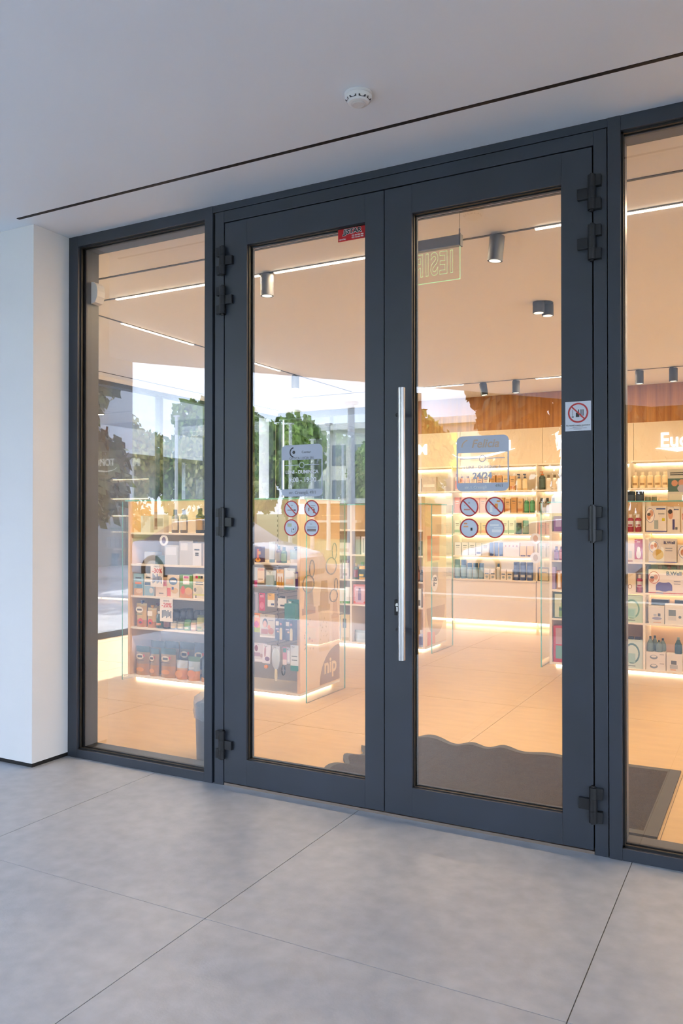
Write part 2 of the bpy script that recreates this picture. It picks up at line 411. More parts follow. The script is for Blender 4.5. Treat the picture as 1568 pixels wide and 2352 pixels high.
def a_cam(t, r): rects(t, r, [(-.55, .05, .1, .5)], C('c3c8a8')); rects(t, r, [(.0, .55, -.55, -.5), (.0, .05, -.55, -.1), (.5, .55, -.55, .15), (.2, .38, -.3, -.1)], INKG, 'pictogram_line')
def a_txt(t, r): rects(t, r, [(-.6, .6, -.42, -.12)], C('8e7f80')); rects(t, r, [(-.6, .6, .05, .1), (-.25, .1, .42, .47)], INKG, 'pictogram_line')
def a_ice(t, r): rects(t, r, [(-.02, .3, -.2, .3), (.2, .55, .45, .62)], C('e79a4a')); rects(t, r, [(-.5, -.25, -.55, .15)], WHITEP, 'pictogram_line')
def a_smk2(t, r): rects(t, r, [(-.55, .1, -.35, -.2)], C('d08f84')); rects(t, r, [(-.1, .1, .3, .5), (-.5, -.4, .1, .25)], C('b9a9b2'), 'smoke_mark')
def a_dog(t, r): rects(t, r, [(-.6, -.1, .1, .25), (-.55, -.2, .4, .55)], C('e2a070')); rects(t, r, [(.15, .35, -.25, .05)], INK, 'pictogram_line')
def a_txt2(t, r): rects(t, r, [(-.3, .65, -.4, -.1), (-.5, .4, .25, .4), (-.1, .65, 0, .1)], WHITEP)
RL, RR = .041, .0425
round_sign(-2.068, 1.392, RL, True, a_smoke, 'no smoking sticker, upper left of four on the handleless leaf')
round_sign(-1.954, 1.393, RL, True, a_food, 'barred round sticker, upper right of four on the handleless leaf')
round_sign(-2.068, 1.301, RL, False, a_cam, 'unbarred round sticker, lower left of four on the handleless leaf')
round_sign(-1.954, 1.301, RL, False, a_txt, 'unbarred round sticker, lower right of four on the handleless leaf')
round_sign(-1.164, 1.396, RR, True, a_smk2, 'no smoking sticker, upper left of four on the handled leaf')
round_sign(-1.049, 1.396, RR, True, a_ice, 'no ice cream sticker, upper right of four on the handled leaf')
round_sign(-1.164, 1.303, RR, False, a_dog, 'unbarred round sticker, lower left of four on the handled leaf')
round_sign(-1.049, 1.303, RR, False, a_txt2, 'unbarred round sticker, lower right of four on the handled leaf')
# red maker's sticker
t = thing('company_sticker', 'small red company sticker at the top of the glass', 'sticker', (-1.7385, GY, 2.652))
obj('sheet', MB().box(-.0715, .0715, -.0006, 0, 0, .0615), mat('sticker_red', lin(hexc('b8101a')), .4), t)
text('JJSTAR', .030, WHITEP, t, (.004, -.001, .042), bold=.0024, shear=.1, name='lettering_outline', sx=1.1); text('JJSTAR', .030, INK, t, (.004, -.0018, .042), bold=.0010, shear=.1, sx=1.1)
text('022 88-888-988', .0095, WHITEP, t, (.032, -.001, .0205)); text('022 78-888-988', .0095, WHITEP, t, (.032, -.001, .0105)); text('CENTRU', .0095, WHITEP, t, (-.048, -.001, .0085))
# no-testers sticker on the right stile
t = thing('notice_sticker', 'white square notice with barred cosmetics pictogram on door stile', 'sticker', (-.693, -.0002, 1.7))
obj('sheet', MB().box(-.051, .051, -.0008, 0, 0, .119), SGREY, t)
mb = MB().ringplate(0, .073, .034, .0405, -.0016, -.0007); q = .0028; l = .037; c = .7071
mb.plate([(-l * c - q * c, .073 + l * c - q * c), (l * c - q * c, .073 - l * c - q * c), (l * c + q * c, .073 - l * c + q * c), (-l * c + q * c, .073 + l * c + q * c)], -.0016, -.0007)
obj('ring', mb, RED, t)
obj('pictogram', MB().box(-.009, .005, -.0012, -.0007, .056, .074).box(0, .004, -.0012, -.0007, .074, .086).box(.010, .0135, -.0012, -.0007, .056, .086)
    .box(.018, .0215, -.0012, -.0007, .06, .086).box(-.022, -.0205, -.0012, -.0007, .06, .086).box(-.0255, -.017, -.0012, -.0007, .055, .059), INK, t)
text('Nu testa\u021bi aceste cosmetice', .0085, INKG, t, (0, -.0009, .0225), bold=.0002)
obj('small_print', MB().box(-.022, .02, -.001, -.0007, .0145, .0157).box(-.034, .034, -.001, -.0007, .0105, .0117).box(-.018, .014, -.001, -.0007, .0065, .0077), INKG, t)

# smoke detector on the soffit
t = thing('smoke_detector', 'round white smoke detector on the outside ceiling', 'smoke detector', (-1.37, -.632, ZC - .038)); t.scale = (1, 1, .76)
obj('base_plate', MB().lathe([(.050, .037), (.053, .041), (.053, .05)], 36), C('dcdcdc'), t)
obj('housing', MB().lathe([(.030, .0), (.038, .003), (.041, .010), (.046, .016), (.051, .024), (.051, .037)], 36), C('e2e2e2'), t)
for k in range(8):
    a = 2 * math.pi * k / 8
    mb = MB(); 
    mb.add([(.0445 * math.cos(a - .3), .0445 * math.sin(a - .3), .0115), (.0445 * math.cos(a + .3), .0445 * math.sin(a + .3), .0115),
            (.0495 * math.cos(a + .3), .0495 * math.sin(a + .3), .0195), (.0495 * math.cos(a - .3), .0495 * math.sin(a - .3), .0195)], [(0, 1, 2, 3)])
    obj('vent', mb, C('303034'), t)
obj('cap', MB().lathe([(.021, -.006), (.026, -.003), (.027, .002)], 28), C('d6d6d6'), t)

# motion sensor inside the left window
t = thing('motion_sensor', 'white curved motion sensor on the left window frame', 'sensor', (-3.463, .118, 2.58))
mb = MB(); pr = [(0, 0), (.03, .006), (.046, .04), (.048, .07), (.04, .105), (.02, .122), (0, .125)]
n = len(pr)
for a, b in zip(pr, pr[1:]): mb.add([(.012 + a[0], -.03, a[1]), (.012 + b[0], -.03, b[1]), (.012 + b[0], .03, b[1]), (.012 + a[0], .03, a[1])], [(3, 2, 1, 0)], 0, True)
for yy, o_ in ((-.03, 1), (.03, -1)):
    f = [(.012 + x, yy, z) for x, z in pr]; mb.add(f if o_ < 0 else f[::-1], [tuple(range(n))])
mb.add([(.012, -.03, 0), (.012, .03, 0), (.012, .03, .125), (.012, -.03, .125)], [(3, 2, 1, 0)])
obj('housing', mb, C('e6e3de'), t); obj('bracket', MB().box(0, .014, -.012, .012, .05, .11), C('d8d5d0'), t)
# ================================================================== INSIDE: side windows, ceiling lights, shelving
# left side glass wall (x = -6.7)
sw = struct(link('window_4', None))
mb = MB().box(-6.74, -6.62, .16, 7.05, 2.853, 2.9); obj('frame', mb, FRAME, sw, bevel=.002)
obj('frame', MB().box(-6.74, -6.64, .16, 7.05, 0, .069), FRAME, sw, bevel=.002)
for y in (.16, 1.72, 4.42, 5.8, 6.99):
    obj('mullion', MB().box(-6.73, -6.65, y, y + .06, .069, 2.853), FRAME, sw, bevel=.002)
for a, b in ((.22, 1.72), (1.78, 4.42), (4.48, 5.8), (5.86, 6.99)):
    mb = MB().box(-6.7, -6.68, a, b, .069, 2.853); mb.m = [1, 1, 1, 0, 1, 1]; obj('pane', mb, [SIDEGLASS, CLEAR], sw)
struct(obj('wall_side_head', box(-6.78, -6.6, .16, 7.05, 2.9, ZC), CEIL))

# dark rear window left of the lit shelving
sw = struct(link('window_5', None))
obj('frame', MB().box(-6.65, -4.72, 7.06, 7.16, 2.853, ZC), FRAME, sw, bevel=.002); obj('frame', MB().box(-6.65, -4.72, 7.06, 7.16, 0, .07), FRAME, sw, bevel=.002)
for x in (-6.65, -5.72, -4.78): obj('mullion', MB().box(x, x + .06, 7.06, 7.16, .07, 2.853), FRAME, sw, bevel=.002)
for a, b in ((-6.59, -5.72), (-5.66, -4.78)):
    mb = MB().box(a, b, 7.09, 7.11, .07, 2.853); mb.m = [1, 1, 0, 1, 1, 1]; obj('pane', mb, [SIDEGLASS, CLEAR], sw)
struct(obj('wall_back_corner', box(-6.95, -6.65, 7.05, 7.3, -.06, ZC), CEIL))

# ------------------------------------------------------------------ ceiling tracks, linear lights, spots
TRACK = mat('black_track', (.015, .016, .018), .45)
def track(x0, x1, y0, y1, label):
    return tag(obj('ceiling_track', box(x0, x1, y0, y1, ZC - .004, ZC + .001), TRACK), label, 'ceiling track', 'black ceiling tracks')
track(-6.3, 2.5, .652, .670, 'black ceiling track nearest the shopfront, without lights')
track(-6.3, 2.5, 1.062, 1.080, 'black ceiling track with linear lights just behind the doors')
track(-4.674, -4.656, .9, 5.7, 'black ceiling track running away from the shopfront above baby shelves')
track(-5.6, 2.5, 5.80, 5.818, 'black ceiling track in front of the back wall')
track(-6.437, -6.421, .4, 6.8, 'thin black ceiling track beside the side window')
def arealight(name, loc, sx, sy, power, parent, col=WARM, spread=180):
    l = bpy.data.lights.new(name, 'AREA'); l.shape = 'RECTANGLE'; l.size = sx; l.size_y = sy; l.energy = power; l.color = col; l.spread = R(spread)
    return link(name, l, parent, loc)
LIN_P = 25.0
def linear(x0, x1, y0, y1, label):
    cx, cy = (x0 + x1) / 2, (y0 + y1) / 2; a, b = (x1 - x0) / 2, (y1 - y0) / 2
    t = thing('linear_light', label, 'ceiling light', (cx, cy, ZC - .012), group='linear ceiling lights')
    obj('housing', box(-a, a, -b, b, .003, .0079), C('d8d2c8'), t); obj('diffuser', box(-a + .002, a - .002, -b + .002, b - .002, -.002, .0032), LEDLIN, t)
    arealight('linear_lamp', (0, 0, -.006), 2 * a, 2 * b, LIN_P * 2 * max(a, b), t)
linear(-4.19, -2.95, 1.059, 1.083, 'glowing linear ceiling light seen through the left window')
linear(-2.836, -1.60, 1.059, 1.083, 'glowing linear ceiling light over the handleless door leaf')
linear(-1.144, .06, 1.059, 1.083, 'glowing linear ceiling light above doormat, reaching the right window')
linear(.5, 1.7, 1.059, 1.083, 'glowing linear ceiling light far right beyond the frame')
linear(-4.677, -4.653, 1.63, 2.557, 'glowing linear ceiling light running away above the baby shelves')
linear(-4.677, -4.653, 3.20, 4.03, 'far glowing linear ceiling light running towards the back wall')
linear(-4.42, -3.222, 5.797, 5.821, 'distant glowing linear light left of the back wall spotlights')
linear(-2.365, -1.45, 5.797, 5.821, 'distant glowing linear light right of the back wall spotlights')
linear(.0, 1.2, 2.6, 2.624, 'added unseen linear fill light on the right, nearer one')  # unseen lamp added to brighten the right side of the shop ceiling
linear(.0, 1.2, 3.9, 3.924, 'added unseen linear fill light on the right, farther one')  # second added lamp out of view, same fill for the ceiling
linear(-.3, .9, 5.797, 5.821, 'distant glowing linear light at the far right')
SPOTM = mat('dark_grey_lamp_body', (.05, .056, .068), .65, 0.)
def spot(x, y, label, tilt=(0, 0), power=22, group='cylindrical track spotlights'):
    t = thing('track_spotlight', label, 'spotlight', (x, y, ZC), group=group)
    obj('adapter', box(-.03, .006, -.008, .008, -.022, -.003), TRACK, t); obj('arm', box(-.004, .004, -.004, .004, -.05, -.02), TRACK, t)
    h = link('head', None, t, (0.004, 0, -.016)); h.rotation_euler = (R(tilt[0]), R(tilt[1]), 0)
    obj('body', MB().lathe([(.0405, -.132), (.0425, -.136), (.0425, 0), (.039, .002)], 28), SPOTM, h)
    obj('lamp_face', MB().lathe([(.033, -.1366), (.033, -.1362)], 24), LAMPFACE, h)
    l = bpy.data.lights.new('spot_lamp', 'SPOT'); l.energy = power; l.spot_size = R(95); l.spot_blend = .8; l.color = WARM; l.shadow_soft_size = .03
    link('spot_lamp', l, h, (0, 0, -.14))
SP = 20
spot(-2.895, 1.07, 'dark cylindrical spotlight near the top of the handleless leaf', (0, 0), SP)
spot(-1.36, 1.07, 'dark tilted cylindrical spotlight near the top of the handled leaf', (0, 6), SP)
spot(-4.74 + .07, 4.354, 'dark cylindrical spotlight on the track running away', (0, 0), SP)
spot(-2.99, 5.81, 'tilted distant cylindrical spotlight, left of two above wood panelling', (0, -8), SP)
spot(-2.596, 5.81, 'upright distant cylindrical spotlight, right of two above wood panelling', (0, 0), SP)
spot(-1.255, 5.81, 'distant cylindrical spotlight, left of two in the right window', (0, 0), SP)
spot(-.917, 5.81, 'distant cylindrical spotlight, right of two in the right window', (0, 0), SP)
t = thing('ceiling_downlight', 'short dark twin downlight mounted on the shop ceiling', 'spotlight', (-1.495, 2.65, ZC))
obj('plate', MB().cyl((0, 0), .075, -.006, -.0005, 28), TRACK, t)
for dx, dy in ((-.018, -.055), (.022, .055)):
    h = link('head', None, t, (dx, dy, 0)); obj('body', MB().lathe([(.0415, -.082), (.0425, -.085), (.0425, -.004)], 24), SPOTM, h)
    obj('lamp_face', MB().lathe([(.036, -.0857), (.036, -.0853)], 20), LAMPFACE, h)
    l = bpy.data.lights.new('spot_lamp', 'SPOT'); l.energy = SP * .6; l.spot_size = R(100); l.spot_blend = .8; l.color = WARM; l.shadow_soft_size = .03
    link('spot_lamp', l, h, (0, 0, -.09))

# hanging exit sign, read from inside (mirrored from the street)
t = thing('exit_sign', 'hanging clear exit sign with green outlined letters', 'sign', (-1.61, .66, 2.593))
obj('housing', MB().box(-.185, .185, -.018, .018, .172, .228), mat('sign_housing_grey', (.22, .23, .25), .35, .4), t, bevel=.003)
for sx in (-1, 1):
    obj('end_cap', MB().box(sx * .185 - .004, sx * .185 + .004, -.019, .019, .170, .230), C('3c3d42'), t)
    c = obj('hanging_wire', MB().tube([(sx * .178, 0, .25), (sx * .178, 0, .349)], .0012, 6), TRACK, t)
    obj('wire_clamp', MB().cyl((sx * .178, 0), .004, .235, .262, 10), C('55585e'), c)
    ring = [(sx * .178 + .008 * math.cos(R(30 * k)), 0, .232 + .008 * math.sin(R(30 * k))) for k in range(12)]
    obj('ring', MB().tube(ring, .0012, 6, closed=True), STEEL, c)
pm = MB().box(-.18, .18, -.003, .003, .0, .172); obj('clear_panel', pm, [glassmat('acrylic', .03, (.99, 1, .98))], t)
GREENLIT = emitmat('edge_lit_green', (.62, 1.0, .45), .85)
GREENLIT.cycles.emission_sampling = 'NONE'
obj('panel_edge', MB().box(-.181, -.1795, -.0032, .0032, 0, .172).box(.1795, .181, -.0032, .0032, 0, .172).box(-.18, .18, -.0032, .0032, -.0012, .0008), GREENLIT, t)
def outline_text(body, size, m, parent, loc, rot, th):
    cu = bpy.data.curves.new('lettering', 'FONT'); cu.body = body; cu.size = size; cu.align_x = 'CENTER'; cu.align_y = 'CENTER'; cu.fill_mode = 'NONE'
    cu.bevel_depth = th; cu.bevel_resolution = 0; cu.space_character = 1.15; cu.offset = .003
    cu.materials.append(m); tmp = bpy.data.objects.new('tmp', cu); COL.objects.link(tmp); bpy.context.view_layer.update()
    me = bpy.data.meshes.new_from_object(tmp.evaluated_get(bpy.context.evaluated_depsgraph_get()))
    if not me.materials: me.materials.append(m)
    bpy.data.objects.remove(tmp); o = link('lettering', me, parent, loc); o.rotation_euler = tuple(R(a) for a in rot); return o
outline_text('IESIRE', .165, GREENLIT, t, (0.004, .0035, .092), (90, 0, 180), .0015).scale = (.58, 1, 1)

# ------------------------------------------------------------------ back wall: wood band, sign panels, lit shelves, drawers
BX = [-4.715, -3.63, -2.545, -1.46, -.375, .71, 1.795, 2.59]
BZ = [.585, .88, 1.155, 1.42, 1.70]
SHY0, SHY1 = 6.5, 6.85
struct(obj('wall_back_wood', box(-4.715, 2.6, 6.87, 7.05, 2.49, ZC), WOOD))
for a, b in zip(BX, BX[1:]):
    n0 = thing('wall_shelf_unit', 'lit wall shelf bay over white drawers, %s from the left along back wall' % ORD[BX.index(a)], 'shelf', (a, 6.5, 0), group='wall shelf bays')
    W = b - a
    obj('sign_panel', box(.002, W - .002, .33, .36, 2.02, 2.49), SIGNPANEL, n0)
    obj('back_panel', box(0, W, .35, .37, .585, 2.02), LAMINATE, n0)
    obj('side_panel', box(0, .012, 0, .35, .585, 2.02), LAMINATE, n0)
    obj('canopy_board', box(.012, W, 0.02, .35, 2.0, 2.02), LAMINATE, n0)
    for z in BZ:
        obj('shelf_board', box(.012, W, 0, .35, z - .018, z), LAMINATE, n0)
    for z in BZ[1:] + [2.02]:
        obj('led_strip', box(.03, W - .02, .325, .338, z - .030, z - .0185), LEDSTRIP, n0)
    obj('drawer', box(.004, W - .004, .006, .03, .385, .565), LAMINATE, n0, bevel=.001)
    obj('drawer', box(.004, W - .004, .006, .03, .075, .381), LAMINATE, n0, bevel=.001)
    obj('carcass', box(0, W, .03, .35, .07, .567), LAMINATE, n0)
    obj('plinth', box(0, W, .09, .34, 0, .07), LAMINATE, n0)
    obj('plinth_light', box(.02, W - .02, .075, .0899, .035, .06), LEDSTRIP, n0)
# lit brand lettering on the sign panels
def sign(body, size, x, z, label, sx=1., bold=.004):
    t = thing('brand_sign', label, 'sign', (x, 6.83, z)); text(body, size, SIGNLIT, t, (0, -.006, 0), ext=.006, bold=bold, sx=sx); return t
t = sign('TOPICREM', .165, -3.315, 2.285, 'white lit brand lettering with a swoosh below it on back wall', .94, .003)
mb = MB(); pts = []
N = 16
up = [(-.42 + .84 * k / N, -.085 - .06 * math.sin(math.pi * (k / N) ** .6) + .045 * (k / N)) for k in range(N + 1)]
lo = [(x, z - .026 * math.sin(math.pi * min(1, max(0, k / N))) - .002) for k, (x, z) in enumerate(up)]
for k in range(N): mb.plate([lo[k], lo[k + 1], up[k + 1], up[k]], -.012, 0)
obj('swoosh', mb, SIGNLIT, t)
t = sign('Eucerin', .235, -.845, 2.262, 'white lit brand lettering with a wing below it in the right window', .9, .003)
obj('wing', MB().plate([(-.37, -.086), (-.13, -.134), (-.02, -.12), (.34, -.075)], -.012, 0), SIGNLIT, t)
sign('r', .19, -2.325, 2.285, 'single lit white letter beside the handled leaf stile', 1, .005)
sign('M', .19, -4.165, 2.27, 'single lit white letter far left on the back wall', 1, .005)
# ------------------------------------------------------------------ gondola shelving
GZ = [.04, .44, .703, .968, 1.23]                            # shelf levels
def gl_panel(parent, x0, x1, y0, y1, z0, z1, name='glass_panel'):
    mb = MB().box(x0, x1, y0, y1, z0, z1)
    thin = 'x' if x1 - x0 < y1 - y0 and x1 - x0 < z1 - z0 else ('z' if z1 - z0 < y1 - y0 else 'y')
    mb.m = {'x': [1, 1, 1, 0, 1, 0], 'z': [0, 0, 1, 1, 1, 1], 'y': [1, 1, 0, 1, 0, 1]}[thin]
    return obj(name, mb, [GLASS2, GEDGE], parent)
def gondola(label, x0, x1, y0, y1, bays, backs, levels, endpanel, glass_l, glass_r):
    """free-standing shelf: end panels, dividers, boards, centre back, glass top, recessed lit plinth"""
    t = thing('gondola_shelf', label, 'shelf', (x0, y0, 0)); W, D = x1 - x0, y1 - y0
    obj('base_board', box(0, W, 0, D, .022, .04), LAMINATE, t)
    obj('plinth_light', box(.05, W - .05, .045, D - .045, .002, .0215), LEDPLINTH, t)
    obj('end_panel', box(0, .022, 0, D, .04, 1.49), endpanel, t); obj('end_panel', box(W - .022, W, 0, D, .04, 1.49), endpanel, t)
    edges = [0] + [b - x0 for b in bays] + [W]
    for b in edges[1:-1]: obj('divider', box(b - .009, b + .009, .004, D - .004, .04, 1.49), LAMINATE, t)
    for i, (a, b) in enumerate(zip(edges, edges[1:])):
        a += .022 if i == 0 else .009; b -= .022 if i == len(edges) - 2 else .009
        obj('back_panel', box(a, b, D * .62, D * .62 + .016, .04, 1.49), backs[i], t)
        for z in levels[i]: obj('shelf_board', box(a, b, .006, D * .62, z - .016, z), LAMINATE, t)
    gl_panel(t, -.01, W + .01, -.03, D, 1.4905, 1.5005, 'glass_top')
    if glass_l: gl_panel(t, -.11, -.10, -.08, .52, .0, 1.49, 'glass_screen')
    if glass_r: gl_panel(t, W + .10, W + .11, -.08, .52, .0, 1.49, 'glass_screen')
    return t
g1 = gondola('island shelf nearest the doors with baby food and hanging packs', -4.79, -3.11, 1.85, 2.48, [-3.93], [LAMINATE, GREYLAM], [GZ[1:], [1.01]], PEACH, False, True)
gl_panel(g1, -.02, -.012, -.05, .52, .0, 1.49, 'glass_screen')
g2 = gondola('rear island shelf between the two door leaves with toiletries', -4.79, -3.11, 4.315, 4.92, [-3.955], [GREYLAM, PEACH], [GZ[1:], GZ[1:]], PEACH, False, True)
g3 = gondola('right island shelf with gift sets and boxed devices', -1.80, .66, 4.09, 4.72, [-.985, -.165], [PEACH, PEACH, PEACH], [GZ[1:]] * 3, LAMINATE, False, True)
gl_panel(g3, -.06, -.05, -.08, .52, .0, 1.49, 'glass_screen')
# LED under the wide middle boards of the right island
for z in (1.23, .703):
    obj('led_strip', box(.84, 2.4, .36, .375, z - .028, z - .0165), LEDSTRIP, g3)
    obj('led_strip', box(.03, .8, .36, .375, z - .028, z - .0165), LEDSTRIP, g3)
obj('led_strip', box(.84, 2.4, .36, .375, .44 - .028, .44 - .0165), LEDSTRIP, g3)
# slotted uprights on the hanging bay
for x in (-3.55, -3.345):
    u = obj('slotted_upright', box(x + 4.79 - .006, x + 4.79 + .006, .383, .392, .06, 1.47), GREYLAM, g1)
    obj('slots', *(lambda m: (m, BLACK))((lambda m: [m.box(x + 4.79 - .002, x + 4.79 + .002, .3815, .384, .08 + .04 * k, .098 + .04 * k) for k in range(34)] and m)(MB())), u)['kind'] = 'stuff'

# poster print on the end panel of the near island (faces +x)
t = thing('end_poster', 'peach poster with baby bottles, dummies and brown arch on island end', 'poster', (-3.1096, 1.85, .05))
obj('sheet', box(0, .0012, .005, .625, 0, 1.43), mat('poster_peach', lin(hexc('e8c9a6')), .5), t)
def xplate(mb, poly, x0, x1, m=0):                           # poly in (y, z), seen from +x
    n = len(poly); vs = [(x1, y, z) for y, z in poly] + [(x0, y, z) for y, z in poly]
    mb.add(vs, [tuple(range(n)), tuple(reversed(range(n, 2 * n)))] + [(n + i, n + (i + 1) % n, (i + 1) % n, i) for i in range(n)], m); return mb
def ell(cy, cz, ry, rz, n=24): return [(cy + ry * math.cos(2 * math.pi * k / n), cz + rz * math.sin(2 * math.pi * k / n)) for k in range(n)]
arch = [(.30, .0), (.625, .0), (.625, .27)] + [(.625 + .325 * math.cos(R(a)), .0 + .285 * math.sin(R(a))) for a in range(95, 181, 8)]
obj('arch', xplate(MB(), arch, .0012, .0018), mat('poster_brown', lin(hexc('9a7c68')), .5), t)
text('nip', .17, C('e8c79a'), t, (.0022, .47, .13), (90, 0, 90), bold=.004)
def bottle_print(y, z, s, cb, cc, tilt=0.):
    mb = MB(); xplate(mb, [(y - .085 * s, z), (y + .085 * s, z), (y + .09 * s, z + .03 * s), (y + .09 * s, z + .33 * s), (y - .09 * s, z + .33 * s), (y - .09 * s, z + .03 * s)], .0012, .0017, 0)
    xplate(mb, [(y - .1 * s, z + .33 * s), (y + .1 * s, z + .33 * s), (y + .1 * s, z + .38 * s), (y - .1 * s, z + .38 * s)], .0012, .0018, 1)
    xplate(mb, [(y - .075 * s, z + .38 * s), (y + .075 * s, z + .38 * s), (y + .05 * s, z + .58 * s), (y - .05 * s, z + .58 * s)], .0012, .0018, 1)
    for k in range(16): xplate(mb, ell(y + rnd.uniform(-.07, .07) * s, z + rnd.uniform(.05, .3) * s, .006 * s, .008 * s, 8), .0017, .002, 1)
    obj('bottle_print', mb, [C(cb), C(cc)], t)
bottle_print(.13, .24, 1.0, 'e6c6a2', 'b99b82'); bottle_print(.37, .26, .95, 'e3bf8c', 'c39a52'); bottle_print(.55, .30, .6, 'd9b58e', 'c9a078')
def dummy_print(y, z, s):
    mb = MB()
    mb.tube([(.0052, y + .07 * s * math.cos(R(k * 15)), z + .055 * s * math.sin(R(k * 15))) for k in range(24)], .004, 5, closed=True)
    mb.tube([(.0048, y + .045 * s + .03 * s * math.cos(R(k * 18)), z + .095 * s + .055 * s * math.sin(R(k * 18))) for k in range(20)], .0035, 5, closed=True)
    obj('dummy_print', mb, C('8b8580'), t)
dummy_print(.12, .80, 1.2); dummy_print(.48, .92, 1.2); dummy_print(.52, .68, .9)
# poster on the end of the rear island
t = thing('end_poster', 'cream poster with orange square and bowl drawing on rear island end', 'poster', (-3.1096, 4.315, .05))
obj('sheet', box(0, .0012, .005, .6, 0, 1.43), mat('poster_cream', lin(hexc('ecd4b0')), .5), t)
mb = MB(); xplate(mb, [(.06, .86), (.40, .86), (.40, 1.12), (.06, 1.12)], .0012, .0018, 0); xplate(mb, [(.20, .62), (.36, .62), (.36, .84), (.20, .84)], .0012, .0018, 1)
bowl = [(.3 + .26 * math.cos(R(a)), .38 + .30 * math.sin(R(a))) for a in range(180, 361, 12)]
xplate(mb, bowl, .0012, .0018, 2); xplate(mb, [(.06, .0), (.28, .0), (.26, .12), (.06, .14)], .0012, .0019, 0)
obj('print', mb, [C('e08a62'), C('b3a59a'), C('c9a988')], t)
# round price tag on the glass screen of the rear island
t = thing('price_tag', 'round white half-price tag stuck to a glass screen', 'price tag', (-2.9985, 4.30, .70))
mb = xplate(MB(), ell(0, 0, .085, .085), 0, .0008); obj('disc', mb, C('e9e9ea'), t)
text('-50%', .055, INK, t, (.0012, 0, .035), (90, 0, 90), bold=.001)
obj('print', xplate(xplate(MB(), [(-.04, -.03), (.0, -.03), (.0, .01), (-.04, .01)], .0008, .0012), [(.012, -.01), (.05, -.01), (.05, 0), (.012, 0)], .0008, .0012), INKG, t)

# doormat with a rippled far edge
mx0, mx1, my0, my1 = -2.09, -.432, .285, 1.30; nx, ny = 110, 44
def mat_pt(i, j):
    u, v = i / nx, j / ny; x = mx0 + (mx1 - mx0) * u; y = my0 + (my1 - my0) * v
    far = max(0, (v - .72) / .28); wav = max(0, 1 - u / .72) ** .5
    z = .011 + .030 * far ** 1.5 * wav * (.5 + .5 * math.sin(u * 46 + .8 * math.sin(u * 17)))
    y -= .05 * far * wav * (.5 + .5 * math.sin(u * 23 + 1.0)); y -= .05 * (1 - u) * v
    lef = max(0, (.16 - u) / .16); z += .02 * lef * (.5 + .5 * math.sin(v * 34)); x += .03 * lef * math.sin(v * 27)
    return (x, y, z)
mb = MB(); vs = [mat_pt(i, j) for j in range(ny + 1) for i in range(nx + 1)]
fs = []; ms = []
for j in range(ny):
    for i in range(nx):
        a = j * (nx + 1) + i; fs.append((a, a + 1, a + nx + 2, a + nx + 1)); ms.append(1 if (i > nx - 5 or i < 2 or j < 2 or j > ny - 3) else 0)
mb.add(vs, fs, 0, True); mb.m = ms
low = [(x, y, .001) for x, y, z in vs]
rim = [i for i in range(nx + 1)] + [j * (nx + 1) + nx for j in range(1, ny + 1)] + [ny * (nx + 1) + i for i in range(nx - 1, -1, -1)] + [j * (nx + 1) for j in range(ny - 1, 0, -1)]
rv = [vs[k] for k in rim]; n = len(rv); mb.add(rv + [(x, y, 0.0005) for x, y, z in rv], [(k, n + k, n + (k + 1) % n, (k + 1) % n) for k in range(n)], 1)
MATM = noisy(mat('brown_carpet_mat', (.1, .08, .06), .95), lin(hexc('171008')), lin(hexc('4a3824')), 130, 3, .9, 300, (.9, 1.), coord='Object')
tag(obj('doormat', mb, [MATM, mat('mat_rubber_border', lin(hexc('44423f')), .7)]), 'brown ribbed doormat with rippled far edge inside the doors', 'doormat')

# waste bin with clear bag behind the first mullion
t = thing('waste_bin', 'dark cylindrical waste bin lined with a clear plastic bag', 'bin', (-2.735, .372, 0))
obj('body', MB().lathe([(.135, 0), (.14, .004), (.148, .30), (.150, .305), (.146, .308), (.132, .02), (.001, .015)], 32), mat('bin_grey', (.08, .09, .11), .4), t)
bag = []
for k in range(9): bag.append((.151 + .004 * math.sin(k * 2.1), .22 + .013 * k))
mb = MB(); n = 40; vs = []; pr = [(.152, .24), (.156, .27), (.154, .30), (.157, .325), (.150, .345), (.13, .36), (.09, .352), (.05, .30)]
for r, z in pr:
    for k in range(n):
        q = r + .0035 * math.sin(k * 2.7 + z * 90) + rnd.uniform(-.002, .002); a = 2 * math.pi * k / n; vs.append((q * math.cos(a), q * math.sin(a), z + .006 * math.sin(k * 1.9)))
mb.add(vs, [(i * n + k, i * n + (k + 1) % n, (i + 1) * n + (k + 1) % n, (i + 1) * n + k) for i in range(len(pr) - 1) for k in range(n)], 0, True)
BAG = mat('plastic_film', (.42, .45, .50), .18, 0, .6); BAG.node_tree.nodes['Principled BSDF'].inputs['Alpha'].default_value = .45
obj('bag', mb, BAG, t)
